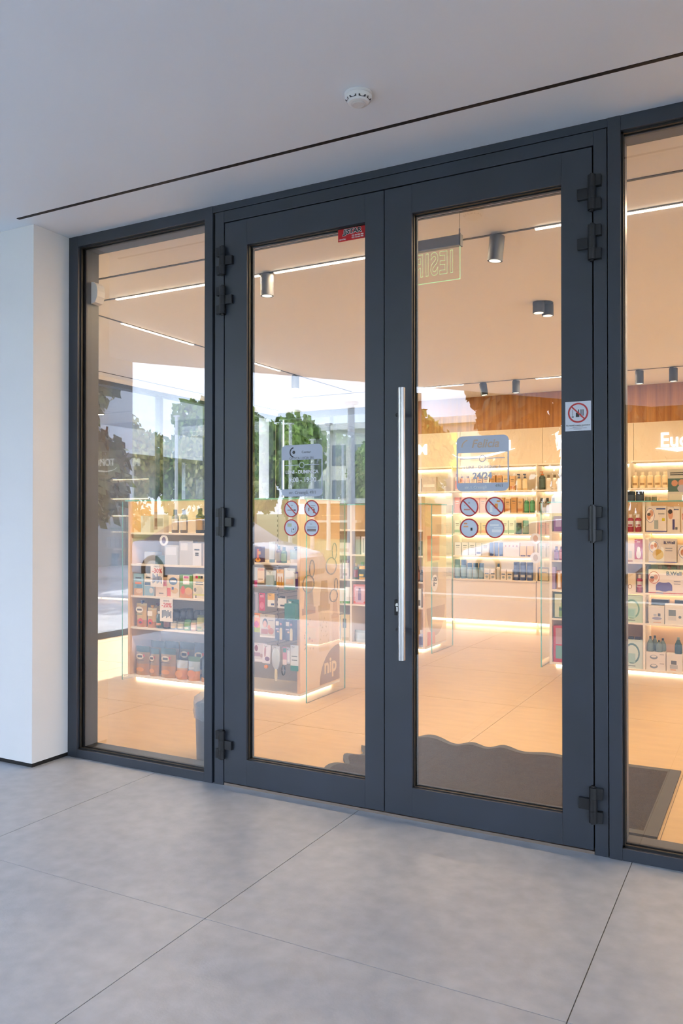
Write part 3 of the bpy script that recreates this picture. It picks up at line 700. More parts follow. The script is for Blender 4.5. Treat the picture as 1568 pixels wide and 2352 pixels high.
# ================================================================== GOODS ON THE SHELVES
PM = {}
def PC(h, rough=.5):                                         # printed packaging inks: denser than paint
    k = 'pack_%s_%d' % (h, int(rough * 100))
    return MATS.get(k) or mat(k, tuple(c ** 1.22 for c in lin(hexc(h))), rough)
def shared(key, fn):
    if key not in PM: PM[key] = fn()
    return PM[key]
def face_print(w, h, y, prints):
    """flat print on a front face: r = rectangle, e = ellipse, in fractions of the face"""
    mb = MB(); cols = []
    for i, p in enumerate(prints):
        c = p[-1]
        if c not in cols: cols.append(c)
        yy = y - .0003 - .00012 * i
        if p[0] == 'r':
            x0, x1, z0, z1 = p[1:5]; q = [(-w / 2 + x0 * w, yy, z0 * h), (-w / 2 + x1 * w, yy, z0 * h), (-w / 2 + x1 * w, yy, z1 * h), (-w / 2 + x0 * w, yy, z1 * h)]
        else:
            cx, cz, rx, rz = p[1:5]; q = [(-w / 2 + cx * w + rx * w * math.cos(R(20 * k)), yy, cz * h + rz * h * math.sin(R(20 * k))) for k in range(18)]
        mb.add(q, [tuple(range(len(q)))], cols.index(c))
    return mesh('front_print', mb, [PC(c, .45) for c in cols])
def item(kind, p, label, cat, loc, rz=0., group=None):
    """one article: p holds its sizes and colours; alike articles share mesh data"""
    key = (kind, repr(sorted(p.items(), key=lambda q: q[0])))
    t = thing({'box': 'product_carton', 'bottle': 'product_bottle', 'jar': 'product_jar', 'tube': 'product_tube', 'pouch': 'food_pouch', 'bag': 'snack_bag', 'card': 'hanging_pack', 'pump': 'pump_bottle'}[kind], label, cat, loc, rz, group)
    w, h, d = p['w'], p['h'], p.get('d', p['w'])
    if kind == 'box':
        link('body', shared(key + ('b',), lambda: mesh('body', MB().box(-w / 2, w / 2, 0, d, 0, h), [PC(p['c'], .45)])), t)
        if p.get('pr'): link('front_print', shared(key + ('p',), lambda: face_print(w, h, 0, p['pr'])), t)
    elif kind in ('bottle', 'jar', 'pump'):
        r = w / 2; cap = p.get('cap', .22) * h; sh = p.get('sh', .12) * h; nr = r * p.get('nr', .5); bz = h - cap
        sy = p.get('sy', 1.)
        m = PC(p['c'], .25)
        link('body', shared(key + ('b',), lambda: mesh('body', MB().lathe([(r * .9, 0), (r, h * .02), (r, bz - sh), (r * .94, bz - sh * .6), (nr * 1.02, bz)], 18, 0, (0, r * sy), 1, sy), [m])), t)
        if kind == 'pump':
            def pump():
                mb = MB().lathe([(nr, bz), (nr, bz + cap * .35), (nr * .35, bz + cap * .36), (nr * .35, bz + cap * .75)], 14, 0, (0, r * sy)); mb.box(-r * .75, nr * .7, r * sy - nr * .5, r * sy + nr * .5, bz + cap * .74, bz + cap); return mesh('pump', mb, [PC(p['k'], .35)])
            link('pump', shared(key + ('k',), pump), t)
        else:
            link('lid' if kind == 'jar' else 'cap', shared(key + ('k',), lambda: mesh('cap', MB().lathe([(nr * 1.04, bz - .0006), (nr * 1.06, bz + cap * .15), (nr * 1.06, bz + cap * .9), (nr * .98, h)], 18, 0, (0, r * sy), 1, sy if p.get('nr', .5) > .8 else 1), [PC(p['k'], .35)])), t)
        if p.get('l'):
            a, b = p.get('lz', (.12, .6))
            def lab():
                mb = MB(); n = 14; rr = r * 1.012; vs = []
                for z in (a * h, b * h):
                    for k in range(n + 1):
                        q = R(-165 + 150 * k / n); vs.append((rr * math.cos(q), r * sy + rr * sy * math.sin(q), z))
                mb.add(vs, [(k, k + 1, n + 2 + k, n + 1 + k) for k in range(n)], 0, True)
                if p.get('l2'):
                    vs2 = [(x * 1.004, r * sy + (y - r * sy) * 1.004, z0) for z0 in (a * h + (b - a) * h * .12, a * h + (b - a) * h * .4) for (x, y, _z) in vs[3:n - 2]]; m2 = n - 5
                    mb.add(vs2, [(k, k + 1, m2 + k + 1, m2 + k) for k in range(m2 - 1)], 1, True)
                return mesh('label', mb, [PC(p['l'], .5), PC(p.get('l2', p['l']), .5)])
            link('label', shared(key + ('l',), lab), t)
    elif kind == 'tube':                                     # cosmetic tube standing on its cap
        def tb():
            mb = MB(); secs = []; n = 16
            for f in (0, .3, .7, 1.):
                z = h * (.16 + .84 * f); rx, ry = w / 2 * (1 + .04 * f), max(.003, d / 2 * (1 - f) + .002)
                secs.append([(rx * math.cos(2 * math.pi * k / n), d / 2 + ry * math.sin(2 * math.pi * k / n), z) for k in range(n)])
            vs = [q for s_ in secs for q in s_]; mb.add(vs, [(i * n + k, i * n + (k + 1) % n, (i + 1) * n + (k + 1) % n, (i + 1) * n + k) for i in range(3) for k in range(n)], 0, True)
            mb.add(secs[-1], [tuple(range(n))]); return mesh('body', mb, [PC(p['c'], .35)])
        link('body', shared(key + ('b',), tb), t)
        link('cap', shared(key + ('k',), lambda: mesh('cap', MB().lathe([(w * .44, 0), (w * .46, h * .02), (w * .46, h * .165)], 16, 0, (0, d / 2), 1, d / w), [PC(p['k'], .35)])), t)
    elif kind in ('pouch', 'bag'):                           # stand-up pouch, pillow body pinched at the top seam
        def pb():
            mb = MB(); nx_, nz_ = 8, 10; r_ = random.Random(len(PM)); secs = []
            for s_ in (-1, 1):
                for j in range(nz_ + 1):
                    f = j / nz_; th = d / 2 * (1 - f ** 2.2) * (1 if f > .06 else .92)
                    for i in range(nx_ + 1):
                        g = i / nx_ * 2 - 1; bul = (1 - abs(g) ** 2.5)
                        ww = w / 2 * (1 - .05 * math.sin(f * 3.1))
                        secs.append((g * ww, d / 2 + s_ * (th * bul * .95 + .0015) + r_.uniform(-1, 1) * .0025 * bul * (kind == 'bag'), f * h))
            N = (nx_ + 1) * (nz_ + 1); fs = []; ms = []
            for s_ in (0, 1):
                for j in range(nz_):
                    for i in range(nx_):
                        a = s_ * N + j * (nx_ + 1) + i; q = (a, a + 1, a + nx_ + 2, a + nx_ + 1); fs.append(q if s_ == 0 else q[::-1])
                        f = j / nz_; g = i / nx_
                        ms.append(1 if f >= p.get('hd', .8) else (2 if f < p.get('ft', .3) and .1 < g < .95 else 0))
            b0 = len(mb.v); mb.v += secs; mb.f += fs; mb.m += ms; mb.sm += [True] * len(fs)
            bot = [i for i in range(nx_ + 1)] + [N + i for i in range(nx_, -1, -1)]; mb.f.append(tuple(reversed(bot))); mb.m.append(0); mb.sm.append(False)
            for i in (0, nx_):
                for j in range(nz_): mb.f.append((j * (nx_ + 1) + i, (j + 1) * (nx_ + 1) + i, N + (j + 1) * (nx_ + 1) + i, N + j * (nx_ + 1) + i)); mb.m.append(0); mb.sm.append(False)
            return mesh('body', mb, [PC(p['c'], .35), PC(p['k'], .35), PC(p.get('f', p['c']), .35)])
        link('body', shared(key + ('b',), pb), t)
        if p.get('pr'):
            pm_ = shared(key + ('p',), lambda: face_print(w * .9, h, -.001, p['pr'])); link('front_print', pm_, t)
        if kind == 'pouch': link('spout_cap', shared(key + ('k',), lambda: mesh('spout_cap', MB().lathe([(.008, h - .004), (.008, h + .006), (.016, h + .008), (.016, h + .022), (.012, h + .024)], 14, 0, (p.get('sx', .2) * w, d / 2)), [PC(p['s'], .35)])), t)
    elif kind == 'card':                                     # hang-pack: card with punched header and a blister or carton body
        link('card', shared(key + ('b',), lambda: mesh('card', MB().box(-w / 2, w / 2, d - .002, d, -h, 0), [PC(p['c'], .5)])), t)
        if p.get('pr'): link('front_print', shared(key + ('p',), lambda: (lambda me: me)(face_print(w, h, d - .002, [(q[0], q[1], q[2], q[3] - 1, q[4] - 1, q[5]) if q[0] == 'r' else (q[0], q[1], q[2] - 1, q[3], q[4], q[5]) for q in p['pr']]))), t)
        if p.get('b'):
            x0, x1, z0, z1 = p.get('bx', (.12, .88, .08, .7))
            link('blister', shared(key + ('k',), lambda: mesh('blister', MB().box(-w / 2 + x0 * w, -w / 2 + x1 * w, 0, d - .002, -h + z0 * h, -h + z1 * h), [PC(p['b'], .3)])), t)
    return t
def hooks(parent, x, z, y0, y1):
    obj('peg_hook', MB().tube([(x, y1, z), (x, y0, z), (x, y0 - .012, z + .012)], .0022, 6), STEEL, parent)
def nword(i): return ORD[i] if i < 20 else '%dth' % (i + 1)
COUNT = {}
def row(place, y, z, items, group):
    """items: (centre x, kind, dict, description, category)"""
    for it in sorted(items, key=lambda q: q[0]):
        x, kind, p, desc, cat = it[:5]; dy = it[5] if len(it) > 5 else 0.; rz = it[6] if len(it) > 6 else 0.
        k = COUNT.get(place, 0); COUNT[place] = k + 1
        item(kind, p, '%s, %s, %s from left' % (desc, place, nword(k)), cat, (x, y + dy, z), rz, group)
B = lambda w, h, d, c, pr=None: dict(w=w, h=h, d=d, c=c, pr=pr)

# ---- near island, left bay ------------------------------------------------------------------
Y1 = 1.872; G = 'baby food on the near island'
kraft = dict(w=.150, h=.235, d=.075, c='a38757', k='2c4a26', f='b98a38', hd=.8, ft=.34, pr=[('e', .48, .66, .3, .1, 'd8c9a8'), ('r', .3, .66, .62, .7, '4a3a2a'), ('r', .15, .8, .52, .535, '5a4630'), ('e', .5, .2, .3, .08, 'd99a3a'), ('e', .8, .7, .07, .05, 'c23a2e')])
kraft2 = dict(kraft, w=.095, h=.225)
pl = 'near island base shelf'
row(pl, Y1 - .005, .04, [(-4.672, 'bag', kraft, 'kraft snack bag with green top', 'snack bag'), (-4.545, 'bag', kraft2, 'narrow kraft snack bag with green top', 'snack bag'),
    (-4.40, 'bag', dict(kraft, w=.16), 'wide kraft snack bag with green top', 'snack bag'),
    (-4.259, 'bag', dict(w=.118, h=.15, d=.09, c='c9a06a', k='b9bfc4', f='d3903c', hd=.6, ft=.5, pr=[('e', .5, .3, .35, .2, 'e0a045')]), 'slumped snack bag with clear window', 'snack bag', -.005),
    (-4.132, 'bag', dict(w=.115, h=.19, d=.085, c='aab4ba', k='5d7a58', f='d79748', hd=.75, ft=.4, pr=[('e', .5, .3, .38, .16, 'd9913a'), ('r', .25, .75, .5, .6, 'c4ccd2')]), 'leaning snack bag with silver window', 'snack bag', -.004, .08),
    (-4.006, 'bag', dict(w=.115, h=.18, d=.08, c='3b4a5a', k='2a3542', f='c8955a', hd=.7, ft=.16), 'dark blue snack bag beside the mullion', 'snack bag')], G)
pl = 'near island base back row'
row(pl, Y1 + .10, .04, [(-4.60, 'bag', dict(kraft, h=.27, k='24401f'), 'tall green-topped snack bag', 'snack bag'), (-4.45, 'bag', dict(kraft, h=.275, k='24401f'), 'tall green-topped snack bag', 'snack bag'),
    (-4.29, 'bag', dict(kraft, h=.28, k='223a20', c='7a6a48'), 'tall green-topped snack bag', 'snack bag'), (-4.14, 'bag', dict(kraft, h=.285, c='2f3448', k='23283a', f='4a4038'), 'tall navy snack bag', 'snack bag'), (-4.01, 'bag', dict(kraft, w=.11, h=.295, c='2b3044', k='262b3c', f='4a4038'), 'tall navy snack bag', 'snack bag')], G)
pouchp = dict(w=.112, h=.195, d=.06, c='d8b878', k='d6c68a', f='c88a3c', hd=.85, ft=.3, s='2c3f86', sx=.05, pr=[('e', .5, .74, .4, .13, 'efe6cf'), ('r', .25, .75, .7, .78, '5b4a3a'), ('e', .62, .24, .26, .14, 'cf4a34'), ('e', .62, .2, .14, .05, '4a3024'), ('r', .1, .8, .52, .56, '9aa46a')])
pl = 'near island jar shelf'
jar = lambda c, k, l, h=.085, w=.062: dict(w=w, h=h, c=c, k=k, l=l, cap=.2, sh=.1, nr=.82, l2='e9dcc0')
row(pl, Y1, .44, [(-4.685, 'pouch', pouchp, 'large fruit puree pouch with blue cap', 'food pouch'), (-4.572, 'pouch', dict(pouchp, w=.098, h=.162, s='e0b030', pr=[('r', .2, .8, .6, .85, 'efe3cf'), ('e', .55, .3, .28, .15, 'd8553a'), ('e', .55, .24, .15, .06, '4a2a20')]), 'smaller fruit puree pouch with yellow cap', 'food pouch'),
    (-4.487, 'jar', dict(w=.07, h=.14, c='5a6a58', k='d9d6cf', l='3c6a4c', cap=.14, sh=.14, nr=.7, l2='d79a6a'), 'tall jar with green label and white lid', 'jar'),
    (-4.41, 'jar', dict(w=.07, h=.13, c='4a4a50', k='6a6a70', l='8a5a48', cap=.14, sh=.14, nr=.7), 'tall dark jar with brown label', 'jar'),
    (-4.338, 'jar', jar('9aa0a0', '3b4752', 'd6cfc2'), 'small grey jar', 'jar'), (-4.268, 'jar', jar('8f9a92', '3f4a50', 'cfc9b4'), 'small grey-green jar', 'jar'), (-4.198, 'jar', jar('8fae84', '5f9a7c', '8ab26a'), 'small jar with green label', 'jar'),
    (-4.132, 'jar', jar('c2a98c', '7a8a6a', 'e0c6a8'), 'small beige jar', 'jar'), (-4.068, 'jar', dict(w=.068, h=.128, c='a3a860', k='5d6f3a', l='c2b25a', cap=.12, sh=.1, nr=.8, l2='8a9a3a'), 'tall green vegetable jar', 'jar'),
    (-4.0, 'jar', jar('c79a6a', '8a5a44', 'e2b06a'), 'small orange jar', 'jar'), (-3.967, 'jar', jar('c79a6a', 'e6dcc8', 'e0a040', .085, .058), 'small orange jar with pale lid', 'jar', .066)], G)
pl = 'jar shelf back row'
row(pl, Y1 + .10, .44, [(-4.60, 'pouch', dict(pouchp, w=.09, h=.17, s='8a2a44'), 'puree pouch with red cap', 'food pouch'), (-4.49, 'pouch', dict(pouchp, w=.09, h=.15, s='d8a828'), 'puree pouch with yellow cap', 'food pouch')] +
    [(-4.40 + .070 * k, 'jar', dict(w=.066, h=.15 + .006 * (k % 3), c='5b626c', k='2b3038', l='464d58', cap=.12, sh=.12, nr=.8), 'dark jar with black lid', 'jar', .012 * (k % 2)) for k in range(6)], G)
pl = 'near island cereal shelf'
row(pl, Y1, .703, [(-4.697, 'box', B(.108, .18, .05, '8fb2bd', [('r', .05, .95, .0, .33, 'd9b183'), ('r', .2, .8, .78, .84, '3f5560'), ('r', .15, .8, .53, .63, 'df8a5a'), ('e', .55, .2, .3, .1, 'e6c79a'), ('r', .3, .9, .36, .5, '5f93a8')]), 'teal cereal carton', 'carton'),
    (-4.580, 'box', B(.106, .185, .05, 'e7e1d6', [('r', .05, .95, .48, .62, '5a7a9a'), ('r', .15, .85, .8, .86, '3a3a3e'), ('r', .04, .96, .02, .46, '9fbcc8'), ('e', .7, .25, .2, .13, 'e4dfd6')]), 'white and blue milk powder carton', 'carton'),
    (-4.452, 'box', B(.118, .16, .05, 'eed9c4', [('r', .02, .98, .56, .86, 'd7707c'), ('r', .3, .7, .14, .2, '9a8a80')]), 'cream carton with pink band', 'carton'),
    (-4.327, 'box', B(.124, .183, .05, 'e9dcc8', [('e', .5, .72, .36, .17, '5a80ae'), ('r', .25, .75, .68, .78, 'dfe4ea'), ('r', .0, .3, .04, .42, 'd9694a'), ('e', .62, .3, .3, .13, 'e0c18f'), ('r', .38, .55, .34, .46, '44679a')]), 'cream carton with blue oval', 'carton'),
    (-4.193, 'box', B(.130, .19, .05, '7ba650', [('r', .25, .75, .58, .96, 'efe8e2'), ('r', .32, .68, .84, .93, 'd0559a'), ('r', 0, 1, 0, .38, 'cf8f33'), ('e', .25, .34, .16, .18, 'd9642c'), ('e', .68, .3, .28, .16, 'e2b06c')]), 'green carton with orange fruit', 'carton'),
    (-4.062, 'box', B(.122, .198, .05, 'ebdfc6', [('r', .2, .4, .82, .93, 'd0407a'), ('r', .42, .58, .82, .93, '6aa83a'), ('r', .6, .8, .82, .93, '4a4a50'), ('r', .22, .8, .64, .69, '77706a'), ('r', .2, .84, .56, .61, '77706a'), ('e', .5, .34, .32, .17, 'd8d2b8'), ('e', .18, .36, .1, .09, '8a857a'), ('r', 0, 1, .12, .2, 'd8d488'), ('r', .2, .28, .02, .14, '44403a')]), 'cream carton with coloured logo', 'carton')], G)
pl = 'near island upper shelf'
row(pl, Y1, .968, [(-4.60, 'box', B(.12, .10, .08, 'b9bcc2'), 'low grey carton', 'carton', .03), (-4.478, 'box', B(.11, .07, .08, '5d7a80'), 'low teal carton', 'carton', .02), (-4.35, 'box', B(.13, .16, .06, 'c9ccd2', [('r', .1, .9, .5, .9, 'd9dbe0')]), 'grey carton', 'carton'), (-4.21, 'box', B(.14, .2, .06, 'cfd0d4', [('r', .1, .6, .6, .9, 'e4e4e6')]), 'tall grey carton', 'carton', .02),
    (-4.085, 'box', B(.085, .18, .06, 'e2e3e8', [('r', .2, .8, .68, .74, '333338'), ('r', .3, .7, .52, .58, '55555a'), ('r', .3, .7, .44, .5, '44444a')]), 'slim white carton with dark print', 'carton'), (-3.99, 'box', B(.06, .18, .06, 'e0d6d2', [('r', .2, .8, .1, .9, 'b87a80')]), 'slim carton with pink print', 'carton')], G)
pl = 'near island top shelf'
row(pl, Y1, 1.23, [(-4.62, 'box', B(.1, .14, .06, 'd8cfbe'), 'beige carton', 'carton'), (-4.48, 'box', B(.11, .17, .06, 'cfc0a8', [('r', .1, .9, .3, .7, 'a08a6a')]), 'tan carton', 'carton'), (-4.33, 'bottle', dict(w=.06, h=.19, c='7a6a58', k='3a342e', l='d9cdb8'), 'brown bottle', 'bottle'), (-4.24, 'bottle', dict(w=.06, h=.19, c='7a6a58', k='3a342e', l='d9cdb8'), 'brown bottle', 'bottle'), (-4.08, 'bottle', dict(w=.07, h=.2, c='3a3f44', k='26282c', l='b99a50'), 'dark bottle with gold label', 'bottle'), (-4.0, 'bottle', dict(w=.07, h=.2, c='3a3f44', k='26282c', l='b99a50'), 'dark bottle with gold label', 'bottle')], G)
# hanging price cards
def price_card(x, z, pct, label, art):
    t = thing('price_card', label, 'price card', (x, 1.846, z), group='price cards')
    obj('card', box(-.066, .066, -.002, 0, 0, .185), C('e9e2da', .5), t)
    text(pct, .052, C('c0442e'), t, (.004, -.0026, .132), bold=.0012); text('OFERT\u0102', .017, INKG, t, (0, -.0026, .168))
    mb = MB()
    for k in range(7):
        a = -.045 + .0145 * k; b = rnd.uniform(.02, .05); mb.box(a, a + .012, -.0026, -.002, .03 + .008 * (k % 3), .03 + b + .03)
    obj('print', mb, C(art), t)
price_card(-4.475, .783, '-30%', 'white thirty percent price card on the upper shelf edge', '7f8fae')
price_card(-4.375, .505, '-20%', 'white twenty percent price card on the cereal shelf edge', '6f7a88')
def tag_disc(x, y, z, r, label, ink):
    t = thing('shelf_tag', label, 'price tag', (x, y, z), group='round shelf tags')
    obj('disc', MB().plate([(r * math.cos(R(15 * k)), r * math.sin(R(15 * k))) for k in range(24)], -.001, 0), C('dfdfe0'), t)
    obj('print', MB().plate([(r * .45 * math.cos(R(20 * k)), r * .62 * math.sin(R(20 * k))) for k in range(18)], -.0014, -.001), C(ink), t)
tag_disc(-4.41, 1.855, 1.168, .045, 'round tag with purple drop on the near island', '6a5a78')
tag_disc(-1.905, 4.009, 1.165, .05, 'upper round tag on the right island glass screen', 'c9a488')
tag_disc(-1.905, 4.009, .99, .05, 'lower round tag on the right island glass screen', 'b8a9a0')
# ---- near island, hanging bay -----------------------------------------------------------------
G = 'hanging packs on the near island'
def hang(x, z, w, h, c, pr, desc, n, y=1.80, d=.02, b=None, bx=None, tilt=0.):
    p = dict(w=w, h=h, d=d, c=c, pr=pr)
    if b: p['b'] = b
    if bx: p['bx'] = bx
    t = item('card', p, '%s, %s' % (desc, n), 'hanging pack', (x, y, z), 0, G)
    if tilt: t.rotation_euler = (0, R(tilt), 0)
    hooks(t, 0, -.012, -.004, 2.225 - y)
    return t
r2 = 'on the upper hook row'; r3 = 'on the middle hook row'; r4 = 'on the lower hook row'; r5 = 'on the bottom hook row'
hang(-3.492, .975, .05, .15, 'c9cfd4', [('r', 0, 1, .0, .35, 'c2447e')], 'narrow pack with pink base ' + r2, 'far left')
hang(-3.435, .972, .062, .115, 'e6cfae', [('r', .1, .9, .82, .96, 'e0a892'), ('r', .12, .8, .2, .3, 'c9a988')], 'beige pack ' + r2, 'second from left')
hang(-3.345, .955, .088, .12, 'd8e0e6', [('r', 0, 1, 0, .35, '5d8a96'), ('r', .1, .6, .5, .9, 'eef0f2')], 'white and teal blister pack ' + r2, 'third from left', b='b8ccd4')
hang(-3.262, .965, .062, .135, 'e3b34a', [('r', .08, .92, .3, .78, 'eadfca'), ('r', .25, .4, .1, .6, 'c9924a'), ('r', .6, .75, .1, .6, 'c9924a')], 'yellow pack ' + r2, 'fourth from left')
hang(-3.178, .975, .095, .16, 'dfe5e6', [('r', 0, 1, 0, .14, '2f7f74'), ('r', .15, .85, .25, .5, 'e8d6cc'), ('r', .1, .9, .6, .9, 'f0f2f2')], 'large white pack with teal base ' + r2, 'fifth from left')
hang(-3.128, .95, .03, .13, '6a4a86', [('r', .1, .9, .6, .9, 'e9e2e4')], 'narrow purple pack ' + r2, 'far right', y=1.81)
hang(-3.488, .785, .055, .155, 'b9b2c0', [('r', .1, .25, .1, .9, 'd8d0d4'), ('r', .4, .55, .1, .9, '8a90a0')], 'striped pack ' + r3, 'far left')
hang(-3.425, .782, .055, .135, 'c8345f', [('e', .5, .3, .35, .2, 'e07a90'), ('r', .2, .8, .75, .9, 'e8a0b0')], 'magenta pack ' + r3, 'second from left')
hang(-3.343, .782, .062, .10, 'e6b83c', [('r', .0, 1, 0, .5, 'ece6da'), ('r', .5, .95, .1, .25, '44507a')], 'yellow and white pack ' + r3, 'third from left')
hang(-3.246, .765, .075, .09, 'e4e0da', [('r', 0, .9, .82, 1., '22242a'), ('r', .3, .8, .15, .3, '3a4a58')], 'white pack with black top ' + r3, 'fourth from left')
hang(-3.152, .745, .10, .15, '2f7f7c', [('r', 0, 1, 0, .16, '2f9a54'), ('r', .5, .78, .1, .55, 'e8dcc8'), ('r', .1, .35, .6, .9, 'e6e8e4')], 'teal pack ' + r3, 'far right', d=.05, b='3a8a86', bx=(.05, .95, .03, .8), y=1.775)
hang(-3.47, .625, .085, .145, 'ef9a1e', [('r', 0, 1, 0, .25, 'b4bd2c'), ('e', .45, .42, .24, .18, 'd6447a'), ('r', .2, .7, .78, .9, 'f6e8d0')], 'orange sachet ' + r4, 'far left')
hang(-3.365, .625, .135, .175, 'cfc6b4', [('e', .34, .62, .17, .19, '3a2c28'), ('e', .33, .57, .13, .15, 'd9a987'), ('r', .08, .52, .14, .36, 'b9795a'), ('e', .72, .28, .2, .14, 'c47a2e'), ('e', .6, .45, .1, .09, 'd8936a'), ('r', .55, .9, .72, .76, '8a8378'), ('r', .0, 1, 0, .07, 'e9e4da')], 'beige face mask sachet ' + r4, 'second from left', y=1.785)
def brushbox(x, n):
    t = item('box', B(.066, .15, .06, '3b2c4a', [('r', .08, .5, .72, .93, 'd9cfc0'), ('r', .6, .95, .02, .55, 'd6c9a2'), ('e', .78, .56, .16, .06, 'd6c9a2'), ('r', .08, .5, .52, .58, 'c9bccb'), ('e', .4, .42, .14, .05, 'e0c0a8'), ('e', .76, .8, .14, .06, 'c98a80')]), 'purple brush carton on the lower hook row, %s' % n, 'carton', (x, 1.79, .44), 0, G)
    hooks(t, 0, .14, .06, 2.225 - 1.79)
brushbox(-3.256, 'left one of two'); brushbox(-3.166, 'right one of two')
hang(-3.44, .40, .12, .145, 'dcd6dc', [('e', .2, .72, .13, .16, '9a5a6a'), ('r', .05, .5, .3, .5, 'b9a0b8'), ('e', .6, .35, .12, .1, 'c0a8b0'), ('r', .1, .9, .05, .15, 'eceaec')], 'pale sachet with photo ' + r5, 'far left')
hang(-3.366, .395, .07, .14, 'e6e4ec', [('e', .3, .62, .12, .3, 'c09aa8'), ('e', .6, .25, .3, .12, '8f6f98')], 'white and mauve sachet ' + r5, 'second from left', y=1.78, tilt=3)
t = thing('hair_brush', 'clear hair brush hanging on the bottom hook row', 'brush', (-3.29, 1.785, .19))
obj('head', MB().lathe([(.006, .02), (.028, .05), (.036, .1), (.034, .15), (.02, .18)], 18, 0, (0, .02), 1, .5), C('b9c4cc', .3), t); obj('handle', MB().lathe([(.008, -.06), (.012, -.03), (.009, .03)], 12, 0, (0, .02)), C('d4cdb0', .4), t)
obj('header_card', box(-.034, .034, .018, .02, .16, .2), C('c8ccd6'), t); hooks(t, 0, .19, -.002, .44)
hang(-3.222, .385, .035, .13, 'd9a8bc', [('r', 0, 1, 0, .3, 'efe2e4'), ('r', .1, .9, .7, .95, '6aa8a4')], 'pink brush pack ' + r5, 'third from left')
hang(-3.189, .385, .03, .12, 'cfd4e0', [('r', .2, .8, .1, .8, 'e8eaf0')], 'pale brush pack ' + r5, 'fourth from left')
hang(-3.137, .405, .068, .19, 'dfe6ea', [('r', 0, 1, 0, .2, '2c8a78'), ('r', .15, .85, .4, .44, '8a9aa4'), ('r', .15, .85, .55, .59, '8a9aa4')], 'white card with teal base ' + r5, 'far right')
t = thing('wrist_strap', 'black loop strap hanging below the bottom hook row', 'strap', (-3.222, 1.8, .18))
obj('loop', MB().tube([(.013 * math.sin(R(k * 20)) * (1 if k < 18 else 1), 0, .035 - .035 * math.cos(R(k * 20))) for k in range(18)], .0045, 6, closed=True), BLACK, t); hooks(t, 0, .072, 0, .425)
t = thing('spiral_tie', 'orange round clip below the bottom hook row', 'clip', (-3.375, 1.8, .215)); obj('clip', MB().lathe([(.002, 0), (.014, .006), (.016, .016), (.012, .026), (.003, .03)], 14), C('d98324'), t); hooks(t, 0, .031, 0, .425)
pl = 'shelf above the hooks'; G = 'goods above the hooks'
row(pl, 1.872, 1.01, [(-3.84, 'box', B(.06, .17, .05, '8a6a4a'), 'brown carton', 'carton'), (-3.62, 'box', B(.07, .19, .05, 'c8c0c8'), 'pale carton', 'carton'), (-3.498, 'box', B(.062, .12, .05, '5a3a5c', [('e', .5, .15, .4, .12, 'e6b048'), ('r', .35, .65, .15, .85, 'c9603a'), ('r', .5, .9, .5, .7, 'd99a3a')]), 'purple carton with orange flame', 'carton'),
    (-3.38, 'tube', dict(w=.05, h=.16, d=.035, c='c4ccd2', k='7d96a0'), 'silver tube', 'tube'), (-3.32, 'bottle', dict(w=.04, h=.13, c='7a5a4a', k='3a5a3a', l='9a8a5a'), 'small brown bottle', 'bottle'), (-3.275, 'bottle', dict(w=.045, h=.12, c='5a7a44', k='2c4a2c', l='8aa04a'), 'small green bottle', 'bottle'), (-3.185, 'pouch', dict(w=.08, h=.1, d=.05, c='9fb0a8', k='8a9a94', f='cfc0a0', s='3a4a48', hd=.8, ft=.3), 'grey-green pouch', 'food pouch')], G)

